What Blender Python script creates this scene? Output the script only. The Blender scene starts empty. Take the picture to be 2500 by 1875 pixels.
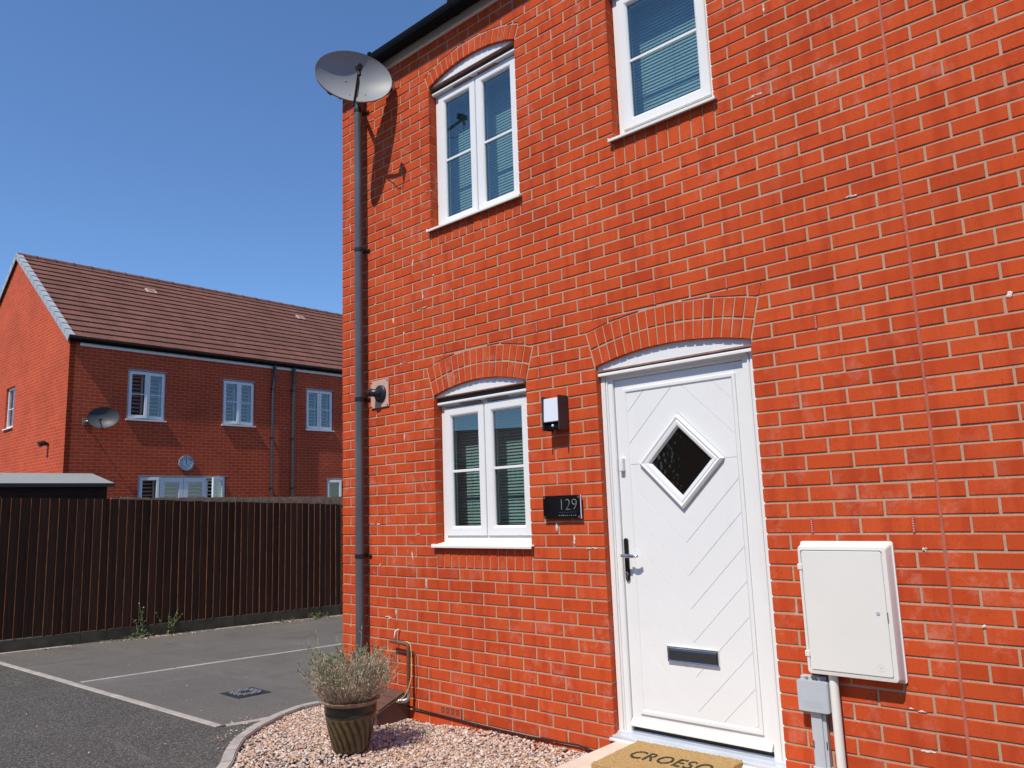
import bpy, bmesh, math, random
from mathutils import Vector, Matrix, Euler
from mathutils.geometry import tessellate_polygon

random.seed(7)
R = math.radians
sc = bpy.context.scene
COL = sc.collection

# ------------------------------------------------------------------ camera
CAM = Vector((5.2344, -3.7304, 1.4479))
YAW, PITCH, ROLL, FPX = -0.7335, 0.1576, -0.0350, 1892.75
fw = Vector((math.sin(YAW)*math.cos(PITCH), math.cos(YAW)*math.cos(PITCH), math.sin(PITCH)))
rt0 = Vector((math.cos(YAW), -math.sin(YAW), 0)); up0 = rt0.cross(fw)
rt = math.cos(ROLL)*rt0 + math.sin(ROLL)*up0
up = -math.sin(ROLL)*rt0 + math.cos(ROLL)*up0
cd = bpy.data.cameras.new('camera')
cd.sensor_fit = 'HORIZONTAL'; cd.sensor_width = 36; cd.lens = FPX/2500*36
cd.clip_start = .05; cd.clip_end = 2000
cam = bpy.data.objects.new('camera', cd); COL.objects.link(cam)
cam.matrix_world = Matrix(((rt.x, up.x, -fw.x, CAM.x), (rt.y, up.y, -fw.y, CAM.y), (rt.z, up.z, -fw.z, CAM.z), (0, 0, 0, 1)))
sc.camera = cam

# ------------------------------------------------------------------ sky, sun, exposure
SUN = Vector((.112, -1, 1.46)).normalized()
w = bpy.data.worlds.new('World'); sc.world = w; w.use_nodes = True
nt = w.node_tree; nt.nodes.clear()
o_ = nt.nodes.new('ShaderNodeOutputWorld'); b_ = nt.nodes.new('ShaderNodeBackground'); s_ = nt.nodes.new('ShaderNodeTexSky')
s_.sky_type = 'NISHITA'; s_.sun_disc = False
s_.sun_elevation = math.asin(SUN.z); s_.sun_rotation = math.atan2(SUN.x, SUN.y)
s_.altitude = 0; s_.air_density = 1.0; s_.dust_density = 0.0; s_.ozone_density = 10.0
b_.inputs[1].default_value = .148
nt.links.new(s_.outputs[0], b_.inputs[0]); nt.links.new(b_.outputs[0], o_.inputs[0])
ld = bpy.data.lights.new('sun', 'SUN'); ld.energy = 4.3; ld.angle = R(.53); ld.color = (1, .925, .815)
sun = bpy.data.objects.new('sun', ld); COL.objects.link(sun)
sun.rotation_euler = SUN.to_track_quat('Z', 'Y').to_euler(); sun.location = (0, -10, 20)
sc.render.engine = 'CYCLES'
sc.view_settings.view_transform = 'Standard'; sc.view_settings.look = 'None'
sc.view_settings.gamma = 1; sc.view_settings.exposure = .13; sc.view_settings.use_curve_mapping = False
sc.cycles.max_bounces = 8; sc.cycles.transparent_max_bounces = 16

# ------------------------------------------------------------------ material helpers
class NT:
    def __init__(s, name, rough=.6, spec=.5, metal=0.0):
        s.m = bpy.data.materials.new(name); s.m.use_nodes = True
        s.t = s.m.node_tree; s.b = s.t.nodes['Principled BSDF']
        s.b.inputs['Roughness'].default_value = rough
        s.b.inputs['Specular IOR Level'].default_value = spec
        s.b.inputs['Metallic'].default_value = metal
    def n(s, kind, **kw):
        x = s.t.nodes.new('ShaderNode' + kind)
        for k, v in kw.items(): setattr(x, k, v)
        return x
    def l(s, a, b): s.t.links.new(a, b)
    def geo(s): return s.n('NewGeometry')
    def pos(s, scale=(1, 1, 1), rot=(0, 0, 0), obj=False):
        m = s.n('Mapping'); m.inputs['Scale'].default_value = scale; m.inputs['Rotation'].default_value = rot
        src = s.n('TexCoord').outputs['Object'] if obj else s.geo().outputs['Position']
        s.l(src, m.inputs['Vector']); return m.outputs[0]
    def noise(s, vec, scale, detail=4, rough=.55):
        x = s.n('TexNoise'); x.inputs['Scale'].default_value = scale; x.inputs['Detail'].default_value = detail; x.inputs['Roughness'].default_value = rough
        s.l(vec, x.inputs['Vector']); return x.outputs['Fac']
    def ramp(s, fac, stops):
        x = s.n('ValToRGB'); el = x.color_ramp.elements
        while len(el) < len(stops): el.new(.5)
        for e, (p, c) in zip(el, stops):
            e.position = p; e.color = (c, c, c, 1) if isinstance(c, (int, float)) else (*c, 1)
        s.l(fac, x.inputs[0]); return x.outputs[0]
    def mix(s, fac, a, b, blend='MIX'):
        x = s.n('Mix', data_type='RGBA', blend_type=blend)
        for v, i in ((fac, 0), (a, 6), (b, 7)):
            if isinstance(v, (int, float)): x.inputs[i].default_value = v
            elif isinstance(v, tuple): x.inputs[i].default_value = (*v, 1)
            else: s.l(v, x.inputs[i])
        return x.outputs[2]
    def math(s, op, a, b=None):
        x = s.n('Math', operation=op)
        for v, i in ((a, 0), (b, 1)):
            if v is None: continue
            if isinstance(v, (int, float)): x.inputs[i].default_value = v
            else: s.l(v, x.inputs[i])
        return x.outputs[0]
    def col(s, c):
        if isinstance(c, tuple): s.b.inputs['Base Color'].default_value = (*c, 1)
        else: s.l(c, s.b.inputs['Base Color'])
    def bump(s, h, strength=.3, dist=.002):
        x = s.n('Bump'); x.inputs['Strength'].default_value = strength; x.inputs['Distance'].default_value = dist
        s.l(h, x.inputs['Height']); s.l(x.outputs[0], s.b.inputs['Normal'])
    def rough(s, v): s.l(v, s.b.inputs['Roughness'])

def plain(name, c, rough=.5, spec=.5, metal=0.0, var=.08, scale=6.0, bump=0.0, bscale=120.0):
    m = NT(name, rough, spec, metal)
    p = m.pos()
    f = m.noise(p, scale, 5)
    lo = tuple(x*(1-var) for x in c); hi = tuple(min(1, x*(1+var)) for x in c)
    m.col(m.ramp(f, [(.3, lo), (.7, hi)]))
    if bump: m.bump(m.noise(p, bscale, 3), bump, .001)
    return m.m

def brick_piece_mat():
    m = NT('fired_brick', .92, .08)
    g = m.geo(); oi = m.n('ObjectInfo')
    rnd = m.math('FRACT', m.math('ADD', m.math('MULTIPLY', oi.outputs['Random'], 7.31), m.math('MULTIPLY', g.outputs['Random Per Island'], 1.0)))
    base = m.ramp(rnd, [(0, (.46, .062, .019)), (.07, (.51, .073, .021)), (.2, (.545, .079, .023)), (.6, (.565, .085, .025)), (1, (.59, .094, .028))])
    p = m.pos()
    big = m.noise(p, 1.7, 3)
    base = m.mix(1.0, base, m.ramp(big, [(.3, .90), (.7, 1.06)]), 'MULTIPLY')
    kiln = m.noise(m.pos((13, 13, 2.2)), 1.0, 2)
    base = m.mix(m.ramp(kiln, [(.47, 0.0), (.66, .52)]), base, (.38, .043, .016))
    fine = m.noise(p, 95, 5, .7)
    base = m.mix(m.ramp(fine, [(.35, .30), (.55, 0.0)]), base, (.36, .038, .014))
    speck = m.n('TexVoronoi', feature='DISTANCE_TO_EDGE'); 
    vor = m.n('TexVoronoi'); vor.inputs['Scale'].default_value = 55; m.l(p, vor.inputs['Vector'])
    pits = m.math('MULTIPLY', m.ramp(vor.outputs['Distance'], [(.08, 1.0), (.17, 0.0)]), m.ramp(m.noise(p, 19, 2), [(.47, 0.0), (.58, 1.0)]))
    base = m.mix(m.math('MULTIPLY', pits, .75), base, (.13, .022, .014))
    eff = m.math('MULTIPLY', m.ramp(m.noise(m.pos((7, 7, 3.2)), 1.0, 5, .7), [(.66, 0.0), (.82, .50)]), m.ramp(m.noise(p, 60, 4, .7), [(.38, .3), (.62, 1.0)]))
    low = m.math('MULTIPLY', m.ramp(m.noise(m.pos((5, 5, 4)), 1.3, 5, .75), [(.53, 0.0), (.76, .42)]), m.ramp(m.noise(p, .55, 2), [(.40, .12), (.58, 1.0)]))
    base = m.mix(m.math('MAXIMUM', eff, low), base, (.66, .42, .33))
    m.col(base)
    m.bump(m.math('SUBTRACT', m.noise(p, 180, 4, .65), m.math('MULTIPLY', pits, .8)), .35, .0016)
    return m.m

def mortar_mat():
    m = NT('lime_mortar', .95, .15)
    p = m.pos()
    a = m.ramp(m.noise(p, 1.1, 3), [(.35, (.48, .315, .215)), (.65, (.52, .355, .25))])
    a = m.mix(m.ramp(m.noise(p, 160, 4, .7), [(.35, .45), (.6, 0.0)]), a, (.26, .16, .10))
    a = m.mix(m.ramp(m.noise(m.pos((6, 6, 4)), 1.0, 5, .7), [(.60, 0.0), (.75, .7)]), a, (.70, .62, .56))
    m.col(a); m.bump(m.noise(p, 210, 4, .7), .5, .002)
    return m.m

def far_brick_mat(name, rot):
    m = NT(name, .9, .2)
    v = m.pos((1, 1, 1), rot, obj=True)
    t = m.n('TexBrick'); t.offset = .5; t.squash = 1
    t.inputs['Color1'].default_value = (.56, .070, .022, 1); t.inputs['Color2'].default_value = (.47, .055, .018, 1)
    t.inputs['Mortar'].default_value = (.42, .22, .14, 1)
    t.inputs['Scale'].default_value = 1; t.inputs['Mortar Size'].default_value = .0055; t.inputs['Mortar Smooth'].default_value = .1
    t.inputs['Bias'].default_value = -.2; t.inputs['Brick Width'].default_value = .225; t.inputs['Row Height'].default_value = .075
    m.l(v, t.inputs['Vector'])
    c = m.mix(1.0, t.outputs['Color'], m.ramp(m.noise(m.pos(), 1.3, 4), [(.3, .86), (.7, 1.08)]), 'MULTIPLY')
    eff = m.ramp(m.noise(m.pos((4, 4, 5)), 1.2, 5, .75), [(.64, 0.0), (.78, .5)])
    c = m.mix(eff, c, (.66, .46, .38))
    m.col(c)
    h = m.math('SUBTRACT', m.math('MULTIPLY', m.noise(m.pos(), 90, 3), .25), t.outputs['Fac'])
    m.bump(h, .6, .004)
    return m.m

def asphalt_mat(name, c, speck, sscale):
    m = NT(name, .92, .3)
    p = m.pos()
    a = m.ramp(m.noise(p, .9, 5, .6), [(.3, tuple(x*.86 for x in c)), (.7, tuple(x*1.12 for x in c))])
    vor = m.n('TexVoronoi'); vor.inputs['Scale'].default_value = sscale; m.l(p, vor.inputs['Vector'])
    sep = m.n('SeparateColor'); m.l(vor.outputs['Color'], sep.inputs[0])
    a = m.mix(m.math('MULTIPLY', m.ramp(sep.outputs[0], [(.45, 0.0), (1, speck)]), m.ramp(vor.outputs['Distance'], [(.3, 1.0), (.65, .1)])), a, (.30, .28, .255))
    a = m.mix(m.ramp(vor.outputs['Distance'], [(.45, 0.0), (.75, .6)]), a, tuple(x*.35 for x in c))
    a = m.mix(m.ramp(m.noise(m.pos((.5, 2.2, 1)), 1.0, 4, .7), [(.56, 0.0), (.75, .28)]), a, (.25, .23, .21))
    a = m.mix(m.ramp(m.noise(m.pos((1, 1, 1)), 2.3, 3, .5), [(.60, 0.0), (.72, .38)]), a, tuple(x*.5 for x in c))
    a = m.mix(m.ramp(m.noise(m.pos((2.6, .35, 1)), 1.7, 3, .6), [(.55, 0.0), (.75, .30)]), a, tuple(x*1.6 for x in c))
    m.col(a)
    m.bump(m.math('SUBTRACT', 1.0, vor.outputs['Distance']), .7, .004)
    return m.m

def gravel_mat():
    m = NT('pink_gravel', .75, .35)
    g = m.geo()
    c = m.ramp(g.outputs['Random Per Island'], [(0, (.58, .43, .34)), (.16, (.50, .34, .26)), (.3, (.66, .57, .48)), (.44, (.45, .30, .24)), (.58, (.62, .43, .28)), (.7, (.40, .32, .29)), (.79, (.70, .63, .56)), (.90, (.54, .29, .15)), (.96, (.25, .20, .19))])
    m.t.nodes[c.node.name].color_ramp.interpolation = 'CONSTANT'
    c = m.mix(m.ramp(m.noise(m.pos(), 120, 3), [(.35, .35), (.65, 0.0)]), c, (.40, .29, .24))
    m.col(c); return m.m

def wood_fence_mat():
    m = NT('stained_board', .75, .3)
    oi = m.n('ObjectInfo')
    p = m.pos((60, 60, 1.5))
    c = m.ramp(m.noise(p, 1.0, 5, .7), [(.3, (.042, .018, .010)), (.55, (.082, .036, .018)), (.75, (.14, .062, .030))])
    c = m.mix(1.0, c, m.ramp(oi.outputs['Random'], [(0, .75), (1, 1.25)]), 'MULTIPLY')
    m.col(c); m.bump(m.noise(p, 1.0, 4), .4, .002); return m.m

def glass_mat(name, tint=(.80, .90, .88), f0=.06, gain=.9):
    m = bpy.data.materials.new(name); m.use_nodes = True
    t = m.node_tree; t.nodes.clear()
    out = t.nodes.new('ShaderNodeOutputMaterial'); mx = t.nodes.new('ShaderNodeMixShader')
    tr = t.nodes.new('ShaderNodeBsdfTransparent'); tr.inputs[0].default_value = (*tint, 1)
    gl = t.nodes.new('ShaderNodeBsdfGlossy'); gl.inputs['Roughness'].default_value = 0.0; gl.inputs[0].default_value = (1, 1, 1, 1)
    lw = t.nodes.new('ShaderNodeLayerWeight'); lw.inputs[0].default_value = .5
    pw = t.nodes.new('ShaderNodeMath'); pw.operation = 'POWER'; pw.inputs[1].default_value = 4.0
    ml = t.nodes.new('ShaderNodeMath'); ml.operation = 'MULTIPLY_ADD'; ml.inputs[1].default_value = gain; ml.inputs[2].default_value = f0
    t.links.new(lw.outputs['Facing'], pw.inputs[0]); t.links.new(pw.outputs[0], ml.inputs[0])
    t.links.new(ml.outputs[0], mx.inputs[0]); t.links.new(tr.outputs[0], mx.inputs[1]); t.links.new(gl.outputs[0], mx.inputs[2])
    t.links.new(mx.outputs[0], out.inputs[0]); return m

def tile_mat():
    m = NT('roof_tile', .85, .3)
    oi = m.n('ObjectInfo'); p = m.pos()
    c = m.ramp(m.noise(p, 22, 5, .8), [(.3, (.135, .056, .040)), (.5, (.19, .078, .055)), (.72, (.275, .125, .088))])
    c = m.mix(1.0, c, m.ramp(m.noise(m.pos((.6, 3.0, .6)), 1.0, 3), [(.3, .85), (.7, 1.12)]), 'MULTIPLY')
    t = m.n('TexBrick'); t.offset = .5
    t.inputs['Color1'].default_value = (1, 1, 1, 1); t.inputs['Color2'].default_value = (.82, .82, .82, 1); t.inputs['Mortar'].default_value = (.55, .55, .55, 1)
    t.inputs['Scale'].default_value = 1; t.inputs['Mortar Size'].default_value = .004; t.inputs['Brick Width'].default_value = .30; t.inputs['Row Height'].default_value = .27
    m.l(m.pos((1, 1, 1), (0, 0, R(90))), t.inputs['Vector'])
    c = m.mix(1.0, c, t.outputs['Color'], 'MULTIPLY')
    m.col(c); m.bump(m.noise(p, 60, 4), .4, .003); return m.m

def upvc_mat(name='white_plastic', c=(.80, .805, .81)):
    m = NT(name, .32, .5)
    p = m.pos()
    a = m.ramp(m.noise(p, 3, 4), [(.3, tuple(x*.965 for x in c)), (.7, c)])
    a = m.mix(m.ramp(m.noise(m.pos((9, 9, 2)), 1.0, 5, .7), [(.58, 0.0), (.8, .10)]), a, (.52, .46, .38))
    m.col(a); m.rough(m.ramp(m.noise(p, 14, 4), [(.3, .26), (.7, .42)])); return m.m

def emboss(name): pass
BRICK = brick_piece_mat(); MORTAR = mortar_mat()
FAR_FRONT = far_brick_mat('far_brick_front', (R(90), 0, R(90))); FAR_GABLE = far_brick_mat('far_brick_gable', (R(90), 0, 0))
# brick texture vectors: x along the wall, y up the wall
def fix_axes(mat, swap):
    m = mat.node_tree
    for n in m.nodes:
        if n.type == 'TEX_BRICK':
            lk = n.inputs['Vector'].links[0]; src = lk.from_node
            tc = src.inputs['Vector'].links[0].from_socket
            sp = m.nodes.new('ShaderNodeSeparateXYZ'); cb = m.nodes.new('ShaderNodeCombineXYZ')
            m.links.new(tc, sp.inputs[0]); ad = m.nodes.new('ShaderNodeMath'); m.links.new(sp.outputs[0], ad.inputs[0]); m.links.new(sp.outputs[1], ad.inputs[1]); m.links.new(ad.outputs[0], cb.inputs[0]); m.links.new(sp.outputs[2], cb.inputs[1])
            m.links.new(cb.outputs[0], n.inputs['Vector'])
fix_axes(FAR_FRONT, True); fix_axes(FAR_GABLE, False)
ROAD = asphalt_mat('coarse_asphalt', (.082, .074, .066), .6, 95)
BAY = asphalt_mat('fine_asphalt', (.145, .131, .118), .35, 170)
DIRT = plain('bare_ground', (.13, .12, .09), .95, .2, var=.25, scale=1.0)
GRAVEL = gravel_mat(); BOARD = wood_fence_mat(); TILE = tile_mat()
UPVC = upvc_mat('white_plastic', (.79, .795, .785)); DOORW = upvc_mat('door_white', (.785, .795, .785)); CREAM = upvc_mat('cream_plastic', (.80, .775, .71))
METERW = upvc_mat('meter_box_plastic', (.765, .750, .700))
GLASS = glass_mat('window_glass', (.68, .79, .78), .11, .9); FARGLASS = glass_mat('far_window_glass', (.88, .9, .9), .07, .9)
CONC = plain('concrete', (.37, .335, .30), .9, .2, var=.18, scale=9, bump=.5, bscale=160)
SLAB = plain('paving_slab', (.62, .50, .40), .85, .25, var=.10, scale=5, bump=.3)
BLACKP = plain('black_plastic', (.018, .018, .02), .35, .5)
GUTTER = plain('black_gutter', (.006, .006, .007), .6, .08)
PIPEG = plain('downpipe_grey', (.085, .092, .103), .34, .6, var=.2, scale=3)
CHAR = plain('charcoal_metal', (.035, .036, .038), .45, .5)
OPAL = plain('opal_diffuser', (.72, .76, .84), .35, .5, var=.01)
GREYP = plain('grey_plastic', (.44, .475, .50), .45, .5, var=.05)
GREYD = plain('grey_plastic_dark', (.20, .21, .22), .5, .5)
DISHG = plain('grey_dish_paint', (.25, .262, .275), .5, .35, var=.06)
RUSTY = plain('brown_pipe_paint', (.15, .065, .038), .55, .4, var=.3, scale=20)
BROWN = plain('brown_plastic', (.115, .060, .043), .6, .4, var=.12, scale=10)
TERRA = plain('pink_terracotta_plate', (.56, .36, .29), .7, .3)
REDP = plain('red_vent_plastic', (.45, .055, .03), .6, .4)
PINKS = plain('pink_sealant', (.43, .125, .082), .75, .3, var=.14, scale=20)
CHROME = plain('chrome', (.72, .73, .75), .10, .5, 1.0, var=.02)
STEEL = plain('zinc_steel', (.5, .5, .5), .35, .5, .8)
YELLOW = plain('yellow_cable', (.66, .56, .20), .5, .5, var=.2, scale=40)
WHITEC = plain('white_cable', (.75, .73, .68), .5, .5)
ACRYL = plain('black_acrylic', (.006, .006, .007), .06, .6, var=.0)
WALLP = plain('room_paint', (.55, .54, .50), .9, .2)
BLIND = plain('blind_slat', (.80, .82, .80), .5, .4)
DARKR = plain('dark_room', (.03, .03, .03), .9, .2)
LEAD = plain('brown_weathered_bead', (.30, .17, .13), .7, .3, var=.25, scale=30)
SMEAR = plain('white_mortar_smear', (.68, .58, .52), .95, .1, var=.2, scale=60)
ALU = plain('pale_threshold', (.62, .66, .70), .3, .5, .35)
IRON = plain('cast_iron', (.040, .042, .048), .5, .5, .3, var=.3, scale=40)
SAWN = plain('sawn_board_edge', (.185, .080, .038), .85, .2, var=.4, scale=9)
GBOARD = plain('gravel_board_timber', (.095, .083, .058), .85, .25, var=.35, scale=5, bump=.3)
OLDWOOD = plain('weathered_timber', (.42, .31, .20), .9, .2, var=.3, scale=14)
FELT = plain('grey_roof_felt', (.27, .275, .255), .85, .2, var=.06)
FELTD = plain('felt_edge', (.05, .058, .056), .85, .2)
SHEDW = plain('shed_boards', (.045, .022, .015), .85, .2, var=.2)
VERGE = plain('grey_verge_cap', (.36, .38, .40), .6, .4, var=.06)
BLUET = plain('blue_tarpaulin', (.13, .21, .40), .45, .4)
LEAF = plain('lavender_leaf', (.185, .215, .115), .8, .2, var=.35, scale=30)
STEM = plain('dry_stem', (.48, .365, .26), .9, .2, var=.3, scale=40)
HEADS = plain('dry_flower_head', (.54, .465, .41), .95, .1, var=.25, scale=60)
WEED = plain('weed_leaf', (.15, .185, .085), .7, .3, var=.3, scale=25)
PETAL = plain('white_petal', (.75, .74, .72), .7, .3)
SOIL = plain('dry_soil', (.10, .07, .05), .95, .1, var=.3, scale=60)
CLOCKF = plain('pale_clock_face', (.66, .68, .70), .5, .4, var=.12, scale=12)
CLOCKR = plain('blue_grey_clock_rim', (.22, .30, .38), .5, .4, var=.5, scale=14)
EMBOSS = plain('embossed_cream', (.66, .65, .61), .5, .4)

def mat_coir():
    m = NT('coir_mat', .98, .05); p = m.pos()
    m.col(m.ramp(m.noise(p, 240, 4, .8), [(.3, (.33, .20, .075)), (.5, (.50, .325, .14)), (.7, (.66, .46, .22))]))
    m.bump(m.noise(p, 300, 4, .8), 1.0, .006); return m.m
COIR = mat_coir()
COIRB = plain('printed_coir', (.055, .050, .035), .98, .05, var=.4, scale=200, bump=.8, bscale=300)

def mat_pot():
    m = NT('pot_glaze', .22, .6)
    a = m.n('Attribute', attribute_name='groove')
    p = m.pos()
    ridge = m.ramp(m.noise(p, 28, 5, .7), [(.3, (.07, .042, .015)), (.6, (.13, .083, .032)), (.8, (.19, .125, .052))])
    c = m.mix(a.outputs['Fac'], ridge, (.009, .010, .008))
    m.col(c); m.bump(m.noise(p, 40, 3), .15, .002); return m.m
POT = mat_pot()
POTRIM = plain('pot_rim_glaze', (.30, .20, .13), .4, .5, var=.35, scale=30)

# ------------------------------------------------------------------ mesh helpers
class MB:
    def __init__(s): s.v = []; s.f = []
    def add(s, vs, fs):
        n = len(s.v); s.v += [tuple(v) for v in vs]; s.f += [tuple(i+n for i in f) for f in fs]; return s
    def box(s, x0, x1, y0, y1, z0, z1):
        return s.add([(x0, y0, z0), (x1, y0, z0), (x1, y1, z0), (x0, y1, z0), (x0, y0, z1), (x1, y0, z1), (x1, y1, z1), (x0, y1, z1)],
                     [(3, 2, 1, 0), (4, 5, 6, 7), (0, 1, 5, 4), (1, 2, 6, 5), (2, 3, 7, 6), (3, 0, 4, 7)])
    def obox(s, c, ax, ay, az, hx, hy, hz):
        c, ax, ay, az = map(Vector, (c, ax, ay, az))
        vs = [c + ax*hx*i + ay*hy*j + az*hz*k for k in (-1, 1) for (i, j) in ((-1, -1), (1, -1), (1, 1), (-1, 1))]
        return s.add(vs, [(3, 2, 1, 0), (4, 5, 6, 7), (0, 1, 5, 4), (1, 2, 6, 5), (2, 3, 7, 6), (3, 0, 4, 7)])
    def prism(s, poly, y0, y1):          # polygon in (x,z), pushed along y
        n = len(poly)
        s.add([(x, y0, z) for x, z in poly] + [(x, y1, z) for x, z in poly],
              [tuple(range(n)), tuple(reversed(range(n, 2*n)))] + [(i+n, (i+1) % n+n, (i+1) % n, i) for i in range(n)]); return s
    def prism_x(s, poly, x0, x1):        # polygon in (y,z), pushed along x
        n = len(poly)
        s.add([(x0, y, z) for y, z in poly] + [(x1, y, z) for y, z in poly],
              [tuple(range(n)), tuple(reversed(range(n, 2*n)))] + [(i+n, (i+1) % n+n, (i+1) % n, i) for i in range(n)]); return s
    def prism_z(s, poly, z0, z1):
        n = len(poly)
        s.add([(x, y, z0) for x, y in poly] + [(x, y, z1) for x, y in poly],
              [tuple(reversed(range(n))), tuple(range(n, 2*n))] + [(i, (i+1) % n, (i+1) % n+n, i+n) for i in range(n)]); return s
    def frame(s, x0, x1, z0, z1, wd, y0, y1, bead=0.0):   # picture-frame ring facing -y; optional sloped inner bead
        O = [(x0, z0), (x1, z0), (x1, z1), (x0, z1)]; I = [(x0+wd, z0+wd), (x1-wd, z0+wd), (x1-wd, z1-wd), (x0+wd, z1-wd)]
        B = [(x0+wd-bead, z0+wd-bead), (x1-wd+bead, z0+wd-bead), (x1-wd+bead, z1-wd+bead), (x0+wd-bead, z1-wd+bead)]
        vs = [(x, y0, z) for x, z in O] + [(x, y0, z) for x, z in B] + [(x, y0+bead*.9, z) for x, z in I] + [(x, y1, z) for x, z in I] + [(x, y1, z) for x, z in O]
        fs = []
        for i in range(4):
            j = (i+1) % 4
            for a in range(5):
                b = (a+1) % 5
                fs.append((a*4+i, a*4+j, b*4+j, b*4+i))
        return s.add(vs, fs)
    def tube(s, pts, r, n=8, cap=True):
        pts = [Vector(p) for p in pts]; rs = r if isinstance(r, (list, tuple)) else [r]*len(pts)
        rings = []; ref = None
        for i, p in enumerate(pts):
            d = (pts[min(i+1, len(pts)-1)] - pts[max(i-1, 0)]).normalized()
            if ref is None: ref = Vector((0, 0, 1)) if abs(d.z) < .9 else Vector((1, 0, 0))
            u = d.cross(ref).normalized(); v = u.cross(d).normalized(); ref = v
            rings.append([p + (u*math.cos(2*math.pi*k/n) + v*math.sin(2*math.pi*k/n))*rs[i] for k in range(n)])
        vs = [q for ring in rings for q in ring]; fs = []
        for i in range(len(pts)-1):
            for k in range(n): fs.append((i*n+k, i*n+(k+1) % n, (i+1)*n+(k+1) % n, (i+1)*n+k))
        if cap: fs += [tuple(reversed(range(n))), tuple(range((len(pts)-1)*n, len(pts)*n))]
        return s.add(vs, fs)
    def lathe(s, prof, c, n=32):
        c = Vector(c); vs = []
        for r, z in prof:
            vs += [(c.x + r*math.cos(2*math.pi*k/n), c.y + r*math.sin(2*math.pi*k/n), c.z + z) for k in range(n)]
        fs = [(i*n+k, i*n+(k+1) % n, (i+1)*n+(k+1) % n, (i+1)*n+k) for i in range(len(prof)-1) for k in range(n)]
        return s.add(vs, fs)
    def disc_y(s, c, r, y0, y1, n=24):
        return s.prism([(c[0]+r*math.cos(-2*math.pi*k/n), c[1]+r*math.sin(-2*math.pi*k/n)) for k in range(n)], y0, y1)

ORG = {}
def empty(name, loc, label=None, cat=None, group=None):
    o = bpy.data.objects.new(name, None); COL.objects.link(o); o.location = loc; ORG[o.name] = Vector(loc)
    o.empty_display_size = .1
    if label: tag(o, label, cat, group)
    return o
def tag(o, label=None, cat=None, group=None, kind=None):
    if label: o['label'] = label
    if cat: o['category'] = cat
    if group: o['group'] = group
    if kind: o['kind'] = kind
    return o
def build(name, mb, mat, parent=None, smooth=False, bevel=0.0, seg=2, kind=None, org=None, autos=None):
    L = ORG[parent.name] if parent is not None else (Vector(org) if org is not None else Vector((0, 0, 0)))
    me = bpy.data.meshes.new(name)
    me.from_pydata([(v[0]-L.x, v[1]-L.y, v[2]-L.z) for v in mb.v], [], mb.f); me.update()
    bm = bmesh.new(); bm.from_mesh(me)
    bmesh.ops.recalc_face_normals(bm, faces=bm.faces)
    if bevel: bmesh.ops.bevel(bm, geom=[e for e in bm.edges if len(e.link_faces) == 2 and e.calc_face_angle(0) > .5], offset=bevel, segments=seg, affect='EDGES', clamp_overlap=True)
    bm.to_mesh(me); bm.free()
    if smooth:
        me.polygons.foreach_set('use_smooth', [True]*len(me.polygons))
        if autos: me.set_sharp_from_angle(angle=R(autos))
    if mat: me.materials.append(mat)
    o = bpy.data.objects.new(name, me); COL.objects.link(o)
    if parent is not None: o.parent = parent; ORG[o.name] = L
    else:
        o.location = L; ORG[o.name] = L
    if kind: o['kind'] = kind
    return o
def text_mb(txt, size, origin, ux, uy, un, depth, offset=0.0, align='LEFT', spacing=1.0):
    cu = bpy.data.curves.new('tmp_text', 'FONT'); cu.body = txt; cu.size = size; cu.offset = offset; cu.align_x = align; cu.space_character = spacing; cu.extrude = depth/2; cu.resolution_u = 3
    ob = bpy.data.objects.new('tmp_text', cu); COL.objects.link(ob)
    dg = bpy.context.evaluated_depsgraph_get(); me = bpy.data.meshes.new_from_object(ob.evaluated_get(dg))
    origin, ux, uy, un = map(Vector, (origin, ux, uy, un))
    mb = MB(); mb.add([origin + ux*v.co.x + uy*v.co.y + un*(v.co.z+depth/2) for v in me.vertices], [tuple(p.vertices) for p in me.polygons])
    bpy.data.objects.remove(ob); bpy.data.curves.remove(cu); bpy.data.meshes.remove(me)
    return mb
def children(o): return [c for c in bpy.data.objects if c.parent == o]
def copy_tree(o, parent=None):
    c = o.copy(); COL.objects.link(c); c.parent = parent
    for ch in KIDS.get(o.name, []): copy_tree(ch, c)
    return c
KIDS = {}

def gz(y): return -.03*max(0.0, min(y, 6)+.95)

# ------------------------------------------------------------------ setting: ground, road, parking bay
def sheet(name, xs, ys, mat, dz):
    mb = MB(); n = len(xs)
    mb.add([(x, y, gz(y)+dz) for y in ys for x in xs], [(j*n+i, j*n+i+1, (j+1)*n+i+1, (j+1)*n+i) for j in range(len(ys)-1) for i in range(n-1)])
    return build(name, mb, mat, kind='structure')
sheet('ground', [-600, -40, 0, 40, 600], [-600, -40, -.95, 6, 40, 600], DIRT, -.03)
sheet('road', [-30, -5.5, 0, 12], [-40, -6, -.95, 2, 6, 20], ROAD, 0.0)
mb = MB()
bay = [(-5.42, -1.13), (-.18, -.89), (-.14, -.6), (-.16, -.2), (0.0, 0.0), (0.0, 8), (-5.42, 8)]
BX = [(-5.42, -1.13, 0), (-.18, -.89, 0), (-.13, -.6, gz(-.6)), (-.18, -.2, gz(-.2)), (-.02, 0, gz(0)), (-.02, 6, gz(6)), (-.02, 9, gz(9)), (-5.42, 9, gz(9)), (-5.42, 6, gz(6)), (-5.42, -.95, 0)]
poly = [Vector(p) for p in BX]
mb.add([(p.x, p.y, p.z+.004) for p in poly], [tuple(t) for t in tessellate_polygon([poly])])
build('parking_bay', mb, BAY, kind='structure')

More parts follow.
